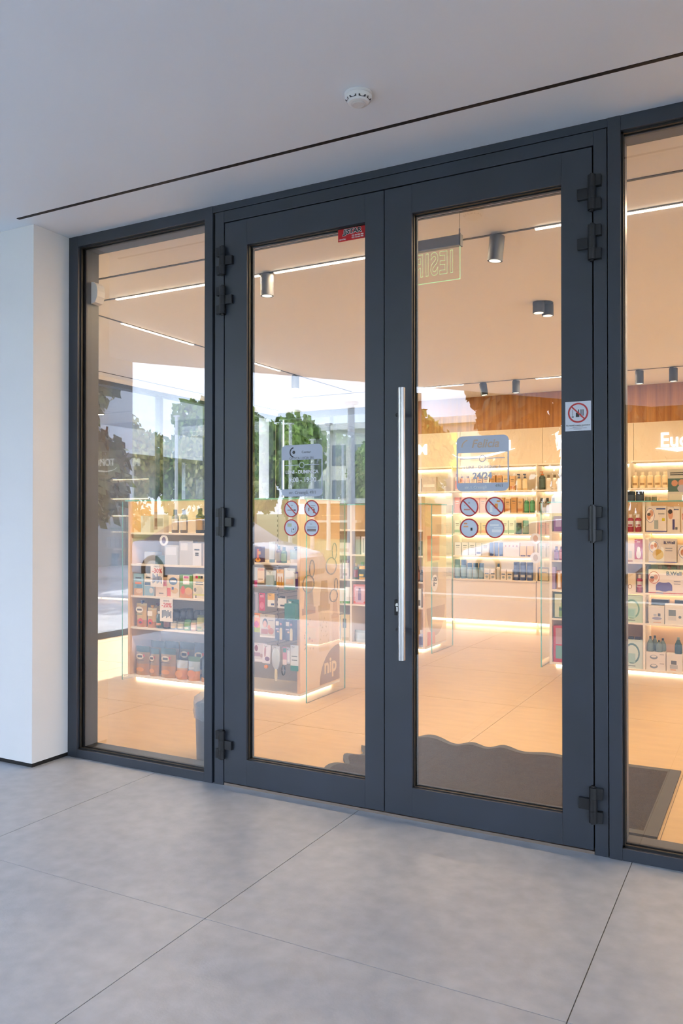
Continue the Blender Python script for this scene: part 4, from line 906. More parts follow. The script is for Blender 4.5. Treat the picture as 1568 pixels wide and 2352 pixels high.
# ---- rear island ------------------------------------------------------------------------------
Y2 = 4.335; G = 'toiletries on the rear island'
white_purple = dict(w=.075, h=.2, c='e6e2e8', k='8a3a6a', l='f0eef2', cap=.14, sh=.06, nr=.86, l2='c9c2d0')
for place, z, its in (('rear island upper shelf', .968, [(-4.07, 'box', B(.2, .12, .1, 'dcd8d6', [('r', .1, .9, .2, .5, 'c9b8b0')]), 'white carton', 'carton'), (-3.88, 'box', B(.05, .19, .05, '9aa0a8'), 'grey carton', 'carton'), (-3.815, 'box', B(.05, .19, .05, 'dfe2e8', [('r', .3, .7, .1, .9, 'aab2c0')]), 'white carton', 'carton'), (-3.2, 'box', B(.07, .15, .05, '9aa296', [('r', .1, .9, .4, .6, '5a6a5c')]), 'grey-green carton', 'carton')]),
                      ('rear island second shelf', .703, [(-4.125, 'bottle', white_purple, 'white bottle with purple cap', 'bottle'), (-4.04, 'bottle', white_purple, 'white bottle with purple cap', 'bottle'), (-3.912, 'bottle', dict(w=.05, h=.17, c='5a6a30', k='b9a070', l='9a4a2a', cap=.2), 'green spray bottle', 'bottle'), (-3.845, 'bottle', dict(w=.075, h=.185, c='e0b41e', k='2f6a3a', l='33543a', l2='e0c21e', cap=.22, sh=.05), 'yellow bottle with green cap', 'bottle'), (-3.781, 'bottle', dict(white_purple, w=.046), 'slim white bottle with purple cap', 'bottle'), (-3.21, 'bottle', dict(w=.05, h=.16, c='7a2c22', k='2a2422', l='c07a5a'), 'dark red bottle', 'bottle'), (-3.155, 'bottle', dict(w=.045, h=.12, c='4a4a4e', k='22242a', l='8a8a90'), 'dark grey bottle', 'bottle')]),
                      ('rear island third shelf', .44, [(-4.14, 'tube', dict(w=.05, h=.15, d=.035, c='5a6a3a', k='38442a'), 'dark green tube', 'tube'), (-4.08, 'tube', dict(w=.06, h=.16, d=.04, c='e6e8e2', k='9ab84a'), 'white tube with lime cap', 'tube'), (-4.015, 'tube', dict(w=.06, h=.175, d=.04, c='e8eae6', k='6fae4a'), 'white tube with green cap', 'tube'), (-3.86, 'box', B(.15, .21, .07, 'd99a9a', [('r', .12, .88, .1, .9, 'd8bcc8'), ('r', .38, .62, .2, .7, '9a86a8'), ('r', .42, .58, .7, .82, '6a5a7a'), ('e', .1, .1, .08, .06, 'd8693a'), ('e', .9, .1, .08, .06, 'd8693a'), ('e', .1, .9, .08, .06, 'c84a5a')]), 'pink floral gift carton', 'carton'), (-3.2, 'box', B(.08, .19, .06, 'e2e4e8', [('r', .1, .9, .1, .4, '6a6e78')]), 'white and grey carton', 'carton')]),
                      ('rear island base shelf', .04, [(-4.13, 'box', B(.08, .27, .08, 'dfe3e2', [('e', .5, .3, .3, .15, '6aa89c')]), 'tall white carton', 'carton'), (-4.03, 'box', B(.105, .28, .08, 'ddcba0', [('r', .2, .6, .5, .85, '6a5a48'), ('r', .1, .9, .05, .15, 'c9b080')]), 'tall tan carton', 'carton'), (-3.855, 'bag', dict(w=.17, h=.12, d=.1, c='b9c4c8', k='a4b0b6', f='c8d0d2', hd=.8, ft=.3), 'grey wipes pack', 'wipes pack'), (-3.236, 'bottle', dict(w=.06, h=.2, c='a82a2c', k='e6e2de', l='c9484a'), 'red bottle', 'bottle'), (-3.166, 'bottle', dict(w=.06, h=.17, c='b8bfd8', k='e6e6ea', l='8a94c0'), 'pale blue bottle', 'bottle')])):
    row(place, Y2, z, its, G)
row('rear island glass top', 4.33, 1.5005, [(-3.30, 'box', B(.1, .09, .1, 'd9c8a8'), 'beige carton', 'carton'), (-3.2, 'box', B(.09, .07, .1, 'e0d4bc', [('r', .1, .7, .5, .6, '5a5048')]), 'cream carton', 'carton')], G)

# ---- right island -----------------------------------------------------------------------------
Y3 = 4.11; G = 'gift sets on the right island'
redb = dict(w=.042, h=.125, c='a33430', k='6a1f22', l='c97a6a', cap=.2)
row('right island second shelf at its left end', Y3, .968, [(-1.745, 'bottle', dict(redb, c='8a6a9a', k='5a3a6a', l='b08ab8'), 'mauve gift bottle', 'bottle'), (-1.70, 'bottle', redb, 'red gift bottle', 'bottle'), (-1.655, 'bottle', redb, 'red gift bottle', 'bottle')], G)
row('right island upper shelf at its left end', Y3, 1.23, [(-1.68, 'box', B(.17, .14, .08, '9a6aa8', [('r', .5, .8, .1, .9, 'c8486a'), ('r', .1, .4, .3, .8, 'b9a8d0')]), 'purple gift carton', 'carton')], G)
row('right island third shelf at its left end', Y3, .703, [(-1.68, 'box', B(.12, .17, .08, 'b98a3c', [('r', .1, .3, .1, .9, 'eee6d8'), ('r', .3, .9, .86, .96, 'efe9e0')]), 'gold beribboned gift bag', 'gift bag'), (-1.764, 'box', B(.028, .2, .06, 'b8a6cc'), 'slim lilac carton', 'carton')], G)
row('right island fourth shelf at its left end', Y3, .44, [(-1.685, 'box', B(.17, .235, .06, '3f5a40', [('r', .08, .95, .04, .94, 'c9cfb0'), ('r', .3, .62, .06, .45, '7a9a44'), ('r', .3, .62, .3, .4, '44662c'), ('r', .4, .52, .45, .6, '9ab070'), ('r', .44, .56, .6, .75, '3a4a34')]), 'green framed bottle gift carton', 'carton')], G)
row('right island base at its left end', Y3, .04, [(-1.68, 'box', B(.18, .33, .08, 'c44a5a', [('r', .12, .98, .5, .94, 'c0a6a8'), ('r', .12, .98, .1, .46, '7fa8a0'), ('e', .8, .2, .15, .08, 'd8543a')]), 'tall red and teal gift carton', 'carton')], G)
G = 'goods on the right island'
pinkb = dict(w=.052, h=.155, c='b23a54', k='e4d4c8', l='d9d2d4', cap=.2, sh=.1, lz=(.3, .62), l2='a83250')
green_ring = B(.155, .235, .06, 'c3d2b8', [('e', .42, .5, .42, .36, '6f9a80'), ('e', .42, .5, .34, .29, 'c3d2b8'), ('r', .0, .62, .18, .52, 'aecbb4'), ('r', 0, .55, .22, .48, '9ac0ac'), ('r', .1, .6, .06, .1, '7a8a78')])
blue_ring = B(.155, .25, .06, 'cfdad4', [('e', .42, .52, .42, .36, '6a8f9a'), ('e', .42, .52, .34, .29, 'cfdad4'), ('r', .0, .6, .2, .52, 'aecac8'), ('r', .1, .6, .07, .1, '8a949a')])
row('right island glass top', Y3 - .015, 1.5005, [(-1.095, 'jar', dict(w=.075, h=.085, c='3a4650', k='2b333c', l='4a5560', cap=.3, sh=.06, nr=.92), 'small dark blue jar', 'jar'), (-1.02, 'jar', dict(w=.07, h=.085, c='3a4650', k='2b333c', l='4a5560', cap=.3, sh=.06, nr=.92), 'small dark blue jar', 'jar'), (-.954, 'jar', dict(w=.05, h=.045, c='6a6e5a', k='d8d0b8', l='8a8a6a', cap=.3, sh=.06, nr=.9), 'tiny grey jar', 'jar'), (-.902, 'jar', dict(w=.045, h=.045, c='6a6e5a', k='d8d0b8', l='8a8a6a', cap=.3, sh=.06, nr=.9), 'tiny grey jar', 'jar')], G)
t = thing('leaflet_stand', 'upright leaflet with photo on the right island glass top', 'leaflet', (-.70, 4.10, 1.5005))
obj('sheet', box(-.09, .09, 0, .003, 0, .27), C('c9c4b4', .5), t)
link('front_print', face_print(.18, .27, 0, [('r', 0, 1, .28, .7, '5f7a72'), ('e', .3, .55, .14, .1, 'd3a183'), ('e', .62, .55, .16, .12, 'cf9f86'), ('e', .62, .38, .2, .12, 'b9b6c0'), ('r', .05, .95, .03, .2, 'dcd7c2'), ('r', .1, .7, .86, .89, '5a5a58'), ('r', .1, .8, .8, .83, '5a5a58')]), t)
row('right island upper shelf', Y3, 1.23, [(-1.10, 'bottle', pinkb, 'crimson bottle with pale cap', 'bottle'), (-1.035, 'bottle', pinkb, 'crimson bottle with pale cap', 'bottle'), (-1.20, 'bottle', pinkb, 'crimson bottle with pale cap', 'bottle'), (-1.27, 'bottle', pinkb, 'crimson bottle with pale cap', 'bottle'),
    (-.885, 'box', B(.165, .225, .06, 'e6ddd4', [('e', .2, .64, .22, .28, '5a6a9a'), ('e', .2, .64, .2, .26, 'efe7e0'), ('e', .14, .6, .1, .13, 'd9a080'), ('e', .26, .72, .1, .13, 'd3a48c'), ('e', .14, .68, .09, .06, '5a4030'), ('r', .5, .95, .86, .92, '5a6a9a'), ('r', .6, .9, .68, .72, 'a8a4a2'), ('r', .4, .6, .12, .46, 'aeb6b4'), ('r', .78, .92, .42, .54, 'd2c83a'), ('r', 0, 1, 0, .05, '6a6a9a')]), 'white device carton with heart and faces', 'carton'),
    (-.745, 'box', B(.10, .22, .06, 'e4dbd2', [('e', .25, .7, .2, .2, 'd3a48c'), ('e', .22, .8, .18, .09, '4a342a'), ('r', .4, .58, .1, .5, '5a548a'), ('r', .62, .8, .1, .2, '7a7a84'), ('r', .5, .9, .86, .9, '5a6a9a')]), 'narrow white device carton with purple tie shape', 'carton'),
    (-.63, 'box', B(.11, .215, .06, 'e2d6cc', [('e', .35, .62, .3, .22, 'c8604a'), ('e', .35, .62, .26, .18, 'e6d6ca'), ('e', .3, .6, .12, .12, 'd3a48c'), ('r', .2, .6, .8, .92, 'c8483a')]), 'white carton with red heart', 'carton')], G)
row('right island second shelf', Y3, .968, [(-1.10, 'box', B(.07, .16, .05, 'e2d8cc', [('r', .3, .7, .2, .6, 'c9cdc8'), ('r', .2, .8, 0, .1, 'a87a64')]), 'cream carton', 'carton'), (-1.03, 'box', B(.068, .20, .05, 'b8292a', [('e', .5, .35, .3, .2, 'e4e2dc'), ('e', .5, .55, .2, .12, 'efece6'), ('r', .3, .7, .85, .92, 'e0b8a8'), ('r', 0, 1, 0, .12, 'd9c8ac')]), 'red carton with white round figure', 'carton'), (-1.22, 'box', B(.09, .18, .05, 'ddd2c4'), 'cream carton', 'carton'),
    (-.835, 'box', B(.225, .205, .07, 'dcd4d0', [('e', .18, .66, .17, .24, '6a74a8'), ('e', .18, .66, .155, .22, 'e6ded8'), ('e', .12, .66, .06, .1, 'd9a080'), ('e', .24, .72, .06, .1, 'd3a48c'), ('e', .34, .34, .2, .22, 'd1b268'), ('r', .6, .85, .58, .62, '9a9aa4'), ('r', .6, .85, .48, .52, '9a9aa4'), ('r', 0, 1, 0, .04, '7a7ab0')]), 'white carton with gold cushion print', 'carton'),
    (-.655, 'box', B(.12, .155, .07, 'ddd5d2', [('e', .4, .6, .34, .34, '6a74a8'), ('e', .4, .6, .31, .31, 'e6ded8'), ('e', .34, .58, .14, .17, 'c98a6a'), ('e', .52, .66, .13, .16, 'd3a48c')]), 'small white carton with two faces', 'carton')], G)
t = [o for o in COL.objects if o.get('label', '').startswith('white carton with gold cushion')][0]
text('B.Well', .034, C('4a4a7a'), t, (.055, -.002, .172), bold=.0008)
bw = B(.30, .205, .08, 'e6dcd4', [('e', .15, .66, .15, .26, 'c2473c'), ('e', .15, .66, .135, .235, 'ece2da'), ('e', .1, .58, .06, .11, 'c98e6e'), ('e', .2, .68, .06, .11, 'd3a48c'), ('e', .1, .66, .055, .05, '4a342a'), ('e', .42, .3, .22, .22, '6f6aa6'), ('r', .2, .64, .12, .3, '6f6aa6'), ('e', .42, .52, .14, .07, 'e6dcd4'), ('r', .68, .86, .5, .53, '9a95a0'), ('r', .68, .86, .4, .43, '9a95a0'), ('r', 0, 1, 0, .035, 'c0473c'), ('r', .2, .4, 0, .035, '6a6aa0')])
row('right island third shelf', Y3, .703, [(-1.095, 'box', B(.08, .165, .06, 'e4d6c0', [('e', .4, .3, .22, .12, 'a8804a'), ('e', .4, .3, .14, .08, 'efe6d6')]), 'cream carton with brown ring', 'carton'), (-1.025, 'bottle', pinkb, 'crimson bottle with pale cap', 'bottle'), (-1.21, 'box', B(.1, .17, .06, 'd9d0c4'), 'beige carton', 'carton'), (-.80, 'box', bw, 'wide white carton with purple neck cushion print', 'carton')], G)
t = [o for o in COL.objects if o.get('label', '').startswith('wide white carton with purple')][0]
text('B.Well', .045, C('3a3a6a'), t, (.055, -.002, .172), bold=.0012)
mb = MB(); mb.tube([(.135 + .011 * 1.3 * (16 * math.sin(R(k * 18)) ** 3) / 16, -.0015, .172 + .011 * (13 * math.cos(R(k * 18)) - 5 * math.cos(R(k * 36)) - 2 * math.cos(R(k * 54))) / 14) for k in range(20)], .0016, 5, closed=True); obj('heart_print', mb, C('c0473c'), t)
capb = dict(w=.045, h=.235, c='a8332c', k='b5382e', l='d98a7a', cap=.12, nr=.7)
row('behind the wide cushion carton', Y3 + .10, .703, [(-.87 + .075 * k, 'bottle', capb, 'red-capped bottle', 'bottle') for k in range(4)], G)
row('right island fourth shelf', Y3, .44, [(-1.075, 'box', green_ring, 'pale green carton with ring print', 'carton'), (-1.24, 'box', green_ring, 'pale green carton with ring print', 'carton'),
    (-.885, 'box', B(.125, .155, .08, 'ddd6cc', [('r', .58, .75, .42, .58, '5a5e6a'), ('r', .3, .5, .42, .55, 'b8b8c0'), ('e', .52, .3, .32, .08, '9a9ab0'), ('r', .28, .78, .06, .1, 'd8a888')]), 'white monitor carton with grey device', 'carton'),
    (-.745, 'box', B(.145, .175, .08, 'e0dad0', [('r', .2, .6, .42, .72, '7a8078'), ('r', .18, .62, .2, .38, 'c9c8c4'), ('e', .82, .38, .08, .07, '6a6e6a')]), 'taller white monitor carton', 'carton')], G)
row('right island fourth shelf back row', Y3 + .11, .44, [(-.87, 'box', B(.14, .2, .08, '2f3a40'), 'black device carton', 'carton'), (-.68, 'box', B(.14, .2, .08, '2f3a40'), 'black device carton', 'carton')], G)
row('right island base shelf', Y3, .04, [(-1.075, 'box', blue_ring, 'pale blue carton with ring print', 'carton'), (-1.24, 'box', blue_ring, 'pale blue carton with ring print', 'carton'),
    (-.893, 'box', B(.16, .078, .09, 'e0d9d2', [('e', .4, .42, .2, .24, '8f98a4'), ('e', .4, .5, .14, .12, 'e0d9d2'), ('r', .7, .92, .7, .78, 'a8a4a8')]), 'flat white device carton', 'carton'), (-.745, 'box', B(.125, .15, .09, 'dfd8d0', [('r', .3, .65, .4, .62, '6a6e74'), ('r', .22, .72, .16, .38, 'b9b6b4'), ('r', .25, .6, .07, .12, 'd89a6a')]), 'white nebuliser carton', 'carton')], G)
row('stacked on the flat device carton', Y3, .1185, [(-.893, 'box', B(.16, .078, .09, 'e0d9d2', [('e', .4, .42, .2, .24, '8f98a4'), ('e', .4, .5, .14, .12, 'e0d9d2'), ('r', .7, .92, .7, .78, 'a8a4a8')]), 'upper flat white carton', 'carton')], G)
cone = dict(w=.055, h=.13, c='7f8f8c', k='2c3c3c', l=None, cap=.16, sh=.5, nr=.32)
row('on the stacked flat cartons', Y3 + .005, .1970, [(-.94, 'bottle', cone, 'conical glass bottle', 'bottle'), (-.91, 'bottle', cone, 'conical glass bottle', 'bottle', .055), (-.868, 'bottle', dict(cone, h=.10), 'short conical glass bottle', 'bottle'), (-.845, 'bottle', dict(cone, h=.11), 'short conical glass bottle', 'bottle', .056)], G)
row('on the nebuliser carton', Y3 + .01, .1905, [(-.715, 'bottle', dict(w=.06, h=.14, c='3f5f62', k='7a8a88', l=None, cap=.14, sh=.5, nr=.32), 'dark teal conical bottle', 'bottle')], G)
row('on the ring-print carton', Y3 + .01, .2905, [(-1.10, 'box', B(.04, .02, .05, '35383c'), 'small black box', 'box'), (-1.045, 'box', B(.045, .02, .05, '4a4e60'), 'small slate box', 'box')], G)

# ---- back wall ---------------------------------------------------------------------------------
YB = 6.53; G = 'goods on the back wall'
def carton(w, h, c, band=None, txt='8a7a6a'):
    pr = [('r', .2, .8, .72, .78, txt), ('r', .25, .75, .6, .63, txt)]
    if band: pr.append(('r', 0, 1, .1, .3, band))
    return B(w, h, .06, c, pr)
def run(place, z, x0, specs, gap=.012):
    x = x0; out_ = []
    for kind, p, desc, cat in specs:
        out_.append((x + p['w'] / 2, kind, p, desc, cat)); x += p['w'] + gap
    row(place, YB, z, out_, G)
amber = dict(w=.06, h=.19, c='c98a2c', k='7a2a1c', l='d9a850', cap=.14, sh=.1)
cream = carton(.075, .185, 'e0cba6'); tan = carton(.068, .19, 'c9a06c'); tan2 = carton(.065, .175, 'd4b48a', 'c08a5a')
creambot = dict(w=.07, h=.185, c='e6d5b6', k='e9dcc4', l='e4cfa8', l2='a88a64', cap=.2, sh=.1)
run('far left top wall shelf', 1.70, -4.36, [('box', carton(.09, .17, 'd8cfc4'), 'grey-white carton', 'carton')] * 3 + [('box', B(.2, .19, .06, 'cfc4ba', [('r', .1, .9, .3, .5, 'efe9e2')]), 'wide display carton', 'carton')])
run('top wall shelf', 1.70, -3.60, [('bottle', dict(w=.05, h=.22, c='e4d6c6', k='c8452c', l='d89a8a', cap=.16), 'white bottle with red cap', 'bottle'), ('bottle', amber, 'amber oil bottle', 'bottle'), ('bottle', amber, 'amber oil bottle', 'bottle')] + [('box', cream, 'cream carton', 'carton'), ('box', tan2, 'tan carton with band', 'carton'), ('box', cream, 'cream carton', 'carton'), ('box', tan, 'brown carton', 'carton'), ('box', tan, 'brown carton', 'carton'), ('box', cream, 'cream carton', 'carton'), ('box', tan2, 'tan carton with band', 'carton')] +
    [('pump', dict(w=.06, h=.2, c='dcc49a', k='5a6478', l='e6d4b2', cap=.28), 'cream pump bottle with slate top', 'bottle')] * 2, .014)
run('top wall shelf right bay', 1.70, -2.52, [('pump', dict(w=.075, h=.225, c='4a5a52', k='c98a5a', l='5f6f64', cap=.22), 'dark green pump bottle', 'bottle')] + [('bottle', dict(w=.06, h=.18, c='e4dcd0', k='7a6a50', l='d8ccb8', cap=.2), 'white bottle with brown cap', 'bottle')] * 4)
run('top wall shelf in right window', 1.70, -1.44, [('bottle', creambot, 'cream lotion bottle', 'bottle')] * 6 + [('box', carton(.08, .2, 'd9c8b0'), 'beige carton', 'carton')] * 4, .012)
redc = carton(.07, .2, 'cf7a5c', None, 'e8c0a8'); pk = carton(.075, .19, 'd8a08a')
run('far left second wall shelf', 1.42, -4.36, [('box', carton(.12, .12, 'd9c6a4'), 'beige carton', 'carton')] * 3 + [('jar', dict(w=.07, h=.09, c='cfc8c0', k='8a8680', l='e0dcd6', cap=.3, nr=.9), 'pale jar', 'jar')] * 2)
run('second wall shelf', 1.42, -3.60, [('box', redc, 'red-orange carton', 'carton')] * 2 + [('box', pk, 'pink carton', 'carton')] * 3 + [('box', tan, 'brown carton', 'carton'), ('box', tan2, 'tan carton with band', 'carton')] * 3 + [('bottle', dict(w=.06, h=.19, c='4f8f6a', k='e6e6e0', l='6fae84', cap=.2), 'green bottle', 'bottle')] * 2, .012)
run('second wall shelf right bay', 1.42, -2.52, [('bottle', dict(w=.06, h=.18, c='6a5a4a', k='3a322a', l='a88a6a'), 'dark brown bottle', 'bottle')] * 3 + [('box', carton(.07, .17, 'e0d4c0'), 'cream carton', 'carton')] * 2)
run('second wall shelf in right window', 1.42, -1.44, [('box', carton(.09, .16, 'e2d2b4'), 'cream carton', 'carton')] * 5)
wg = carton(.072, .17, 'd8dccc', '9ab89a')
run('far left third wall shelf', 1.155, -4.36, [('box', wg, 'white and green carton', 'carton')] * 6)
run('third wall shelf', 1.155, -3.60, [('box', wg, 'white and green carton', 'carton')] * 3 + [('box', carton(.09, .14, 'e2c88c', 'd8923c'), 'yellow carton', 'carton')] * 2 + [('box', wg, 'white and green carton', 'carton')] * 4 + [('jar', dict(w=.07, h=.14, c='2f4f44', k='25463a', l='4a7a64', cap=.2, nr=.9), 'dark green jar', 'jar'), ('jar', dict(w=.075, h=.17, c='5f7a4a', k='2f7a4a', l='8a9a5a', cap=.2, nr=.9), 'green canister', 'jar')])
run('third wall shelf right bay', 1.155, -2.52, [('box', carton(.08, .14, 'e0b0a4'), 'pink carton', 'carton')] * 3 + [('box', carton(.09, .12, '8a9aa8'), 'slate carton', 'carton')])
wc = carton(.085, .165, 'e2e2e6', None, '8a90a0'); wc2 = B(.07, .16, .06, 'dfe0e8', [('r', .1, .9, .15, .3, '7a8ab8')])
bt = dict(w=.05, h=.17, d=.035, c='6f8ac0', k='4a64a0')
run('far left fourth wall shelf', .88, -4.36, [('box', wc, 'white carton', 'carton')] * 6)
run('fourth wall shelf', .88, -3.60, [('box', wc, 'white carton', 'carton')] * 3 + [('box', wc2, 'white carton with blue band', 'carton')] + [('box', wc, 'white carton', 'carton')] * 1 + [('tube', bt, 'blue tube', 'tube')] * 3 + [('box', B(.2, .17, .06, 'e2dde2', [('e', .15, .75, .04, .06, '9a3a5a'), ('e', .38, .75, .04, .06, '9a3a5a'), ('e', .62, .75, .04, .06, '9a3a5a'), ('e', .85, .75, .04, .06, '9a3a5a')]), 'wide white carton with red dots', 'carton')] + [('box', B(.075, .13, .06, 'e3c89a', [('r', .1, .9, .0, .15, '5a2a2a')]), 'yellow-cream carton', 'carton')] * 2, .01)
run('fourth wall shelf right bay', .88, -2.52, [('box', wc, 'white carton', 'carton')] * 3)
blu = dict(w=.07, h=.2, c='8fb0c8', k='4f7ba4', l='a9c4d6', cap=.26, sh=.08, nr=.8)
blu2 = dict(w=.075, h=.24, c='7fa6bf', k='4a74a0', l='9fbfd0', cap=.28, sh=.08, nr=.85)
navy = dict(w=.075, h=.225, c='5d74a8', k='43588c', l='6a82b4', l2='c9d0e0', cap=.16, sh=.04, nr=.95)
wl = B(.07, .13, .06, 'e3dfdc', [('r', .15, .85, .5, .6, '6a84a8'), ('e', .5, .25, .25, .12, 'a9b8c8')])
run('lowest wall shelf', .585, -3.61, [('bottle', blu2, 'tall blue bottle', 'bottle')] * 2 + [('bottle', blu, 'pale blue bottle', 'bottle')] * 3 + [('box', wl, 'small white carton', 'carton')] * 2 + [('bottle', dict(w=.05, h=.2, c='e2e0e0', k='4a80a8', l='d0d8e0', cap=.2), 'white bottle with blue cap', 'bottle')] + [('box', wl, 'small white carton', 'carton')] * 2 + [('bottle', navy, 'navy bottle', 'bottle')] * 3, .008)
run('lowest wall shelf right bay', .585, -2.52, [('box', B(.12, .17, .06, '2c3a5a', [('r', .06, .94, .06, .9, 'e3d3b4'), ('r', .2, .8, .6, .68, '6a5a4a')]), 'dark framed cream carton', 'carton'), ('box', wl, 'small white carton', 'carton'), ('box', wl, 'small white carton', 'carton')])
run('far left lowest wall shelf', .585, -4.36, [('box', wl, 'small white carton', 'carton')] * 4 + [('bottle', blu, 'pale blue bottle', 'bottle')] * 2)

# further goods to the right, mostly hidden behind the frame edge
G = 'goods on the right island'
for z_, nm, c_, b_ in ((1.23, 'upper', 'e2d8d0', '7a7ab0'), (.968, 'second', 'dcd4d0', 'c0473c'), (.703, 'third', 'e6dcd4', '6f6aa6'), (.44, 'fourth', 'ddd6cc', '7a8078'), (.04, 'base', 'dfd8d0', '8f98a4')):
    row('right island %s shelf, outer goods' % nm, Y3, z_, [(-.482 + .122 * k, 'box', B(.11, .17, .06, c_, [('r', .1, .9, .1, .3, b_), ('r', .2, .8, .75, .85, '8a8a92')]), 'white device carton', 'carton') for k in range(3)], G)
G = 'goods on the back wall'
run('third wall shelf in right window', 1.155, -1.44, [('box', wg, 'white and green carton', 'carton')] * 6)
run('fourth wall shelf in right window', .88, -1.44, [('box', wc, 'white carton', 'carton')] * 5)
run('lowest wall shelf in right window', .585, -1.44, [('bottle', blu, 'pale blue bottle', 'bottle')] * 6)
# ================================================================== OUTSIDE (mirrored in the panes, seen past the side window)
# unseen upper mass added above the shop to shade the near trees
struct(obj('wall_shade_mass', box(-6.95, 16, .05, 16, 3.5, 12), WHITE))
PAVE = noisy(mat('grey_block_paving', (.4, .39, .37), .8), lin(hexc('5c5f64')), lin(hexc('707379')), 2.5, 6, .1, 40, (.75, .9))
ASPH = noisy(mat('asphalt', (.12, .12, .13), .85), lin(hexc('57585c')), lin(hexc('6c6d70')), 8, 6, .2, 80, (.8, .95))
LAWN = noisy(mat('lawn_grass', (.1, .16, .04), .9), lin(hexc('86905f')), lin(hexc('a0a87c')), 3, 6, .5, 90, (.85, 1.))
struct(obj('ground_pavement', box(-60, 30, -10, -5.95, -.25, -.03), PAVE)); struct(obj('ground_pavement', box(-60, -6.1, -5.95, 30, -.25, -.03), PAVE)); struct(obj('ground_pavement', box(5.51, 30, -5.95, .0, -.25, -.03), PAVE))
struct(obj('kerb', box(-60, 30, -10.3, -10, -.25, .02), C('c8c6c0', .8))); struct(obj('kerb', box(-60, 30, -17.6, -17.3, -.25, .02), C('c8c6c0', .8)))
struct(obj('road', box(-60, 30, -17.3, -10.3, -.3, -.1), ASPH))
mb = MB(); N = 12; mb.add([(-110, -17.6, 0), (60, -17.6, 0), (60, -50, 1.7), (-110, -50, 1.7), (60, -160, 2.5), (-110, -160, 2.5)], [(0, 3, 2, 1), (3, 5, 4, 2)]); struct(obj('ground_lawn', mb, LAWN))
def slope(y): return 0 if y > -17.6 else min(1.7, (-17.6 - y) / 32.4 * 1.7)
def leafmesh(seed, n, rx, rz, size, cols, blobs=9):
    r = random.Random(seed); mb = MB(); cs = []
    for b in range(blobs):
        a = r.uniform(0, 6.28); q = r.uniform(0, .62); z = r.uniform(-.72, .72)
        cs.append((q * math.cos(a), q * math.sin(a), z, r.uniform(.3, .48)))
    cs.append((0, 0, .1, .62))
    for k in range(n):
        cx, cy, cz, cr = cs[r.randrange(len(cs))]
        v = Vector((r.gauss(0, 1), r.gauss(0, 1), r.gauss(0, 1))).normalized() * cr * r.uniform(.72, 1.06)
        p = Vector(((cx + v.x) * rx, (cy + v.y) * rx, (cz + v.z) * rz))
        d = Vector((r.gauss(0, 1), r.gauss(0, 1), r.gauss(0, .7))).normalized(); e = d.orthogonal().normalized(); f = d.cross(e); s_ = size * r.uniform(.6, 1.3)
        mb.add([p - e * s_ * .5, p + f * s_ * .3, p + e * s_ * .5, p - f * s_ * .3], [(0, 1, 2, 3)], r.randrange(len(cols)))
    return mesh('crown', mb, [C(c, .8) for c in cols])
GR = ['7c9a48', '8fae54', '68863c', 'a3ba66']; YL = ['b4b364', 'c4bd74', '9ca256', 'd0c88a']; DK = ['26331f', '2f3d26', '1f2a1a', '38472c']
LM = {'g1': leafmesh(1, 3600, 1, 1, .16, GR), 'g2': leafmesh(2, 3600, 1, 1, .17, GR), 'y1': leafmesh(3, 3200, 1, 1, .15, YL), 'd1': leafmesh(4, 6000, 1, 1, .15, DK, 12), 'd2': leafmesh(5, 6000, 1, 1, .15, DK, 12)}
BARK = mat('bark', lin(hexc('5a4a3c')), .9)
TRUNK = mesh('trunk', MB().lathe([(.14, -.3), (.11, .1), (.085, .6), (.06, 1.0)], 10), [BARK])
def tree(k, x, y, top, rx, label, base=.25, group='roadside trees mirrored in the glass'):
    z0 = slope(y); t = thing('tree', label, 'tree', (x, y, z0), rnd.uniform(0, 6), group=group); H = top - z0; zb = H * base
    c = link('crown', LM[k], t, (0, 0, (zb + H) / 2)); c.scale = (rx, rx, (H - zb) / 2)
    u = link('trunk', TRUNK, t, (0, 0, 0)); u.scale = (max(.8, H / 7), max(.8, H / 7), zb + H * .3)
TL = [('y1', -26.9, -26, 6.1, 1.9), ('g1', -37.5, -37, 7.4, 2.6), ('g2', -30.6, -32, 6.8, 2.2), ('g1', -36.4, -44, 10.2, 3.4), ('g2', -30.6, -39, 8.8, 2.9), ('g1', -25.6, -34.5, 7.6, 2.4),
      ('y1', -22.9, -26.5, 5.6, 1.7), ('g2', -21.9, -32, 7.4, 2.2), ('g1', -18.2, -33.5, 5.4, 1.5), ('y1', -19.6, -24.5, 4.0, 1.2), ('g2', -19.8, -29, 5.4, 1.2), ('g1', -15.5, -31, 6.0, 2.1), ('y1', -12.2, -25, 4.8, 1.6),
      ('g2', -10.4, -21.4, 5.4, 1.6), ('g1', -27, -82, 14.0, 5.6), ('g2', -44, -83, 13, 6.0)]
for i, (k, x, y, top, rx) in enumerate(TL):
    tree(k, x, y, top, rx, '%s roadside tree across the street, %s counted from the left reflection' % ('yellowish' if k[0] == 'y' else 'green', ORD[i]), .12)
DT = [('d1', -6.4, -19.6, 7.4, 2.0), ('d2', -2.4, -19.6, 8.6, 2.0), ('d1', 1.6, -19.6, 8.2, 2.0), ('d2', 5.6, -19.8, 7.6, 2.0), ('d1', -5.0, -23.9, 9.2, 2.3), ('d2', -.3, -23.9, 9.4, 2.3), ('d1', 4.3, -24, 9, 2.3)]
for i, (k, x, y, top, rx) in enumerate(DT):
    tree(k, x, y, top, rx, 'dark dense tree mirrored over the wood panelling, %s in its row' % ORD[i], .12)
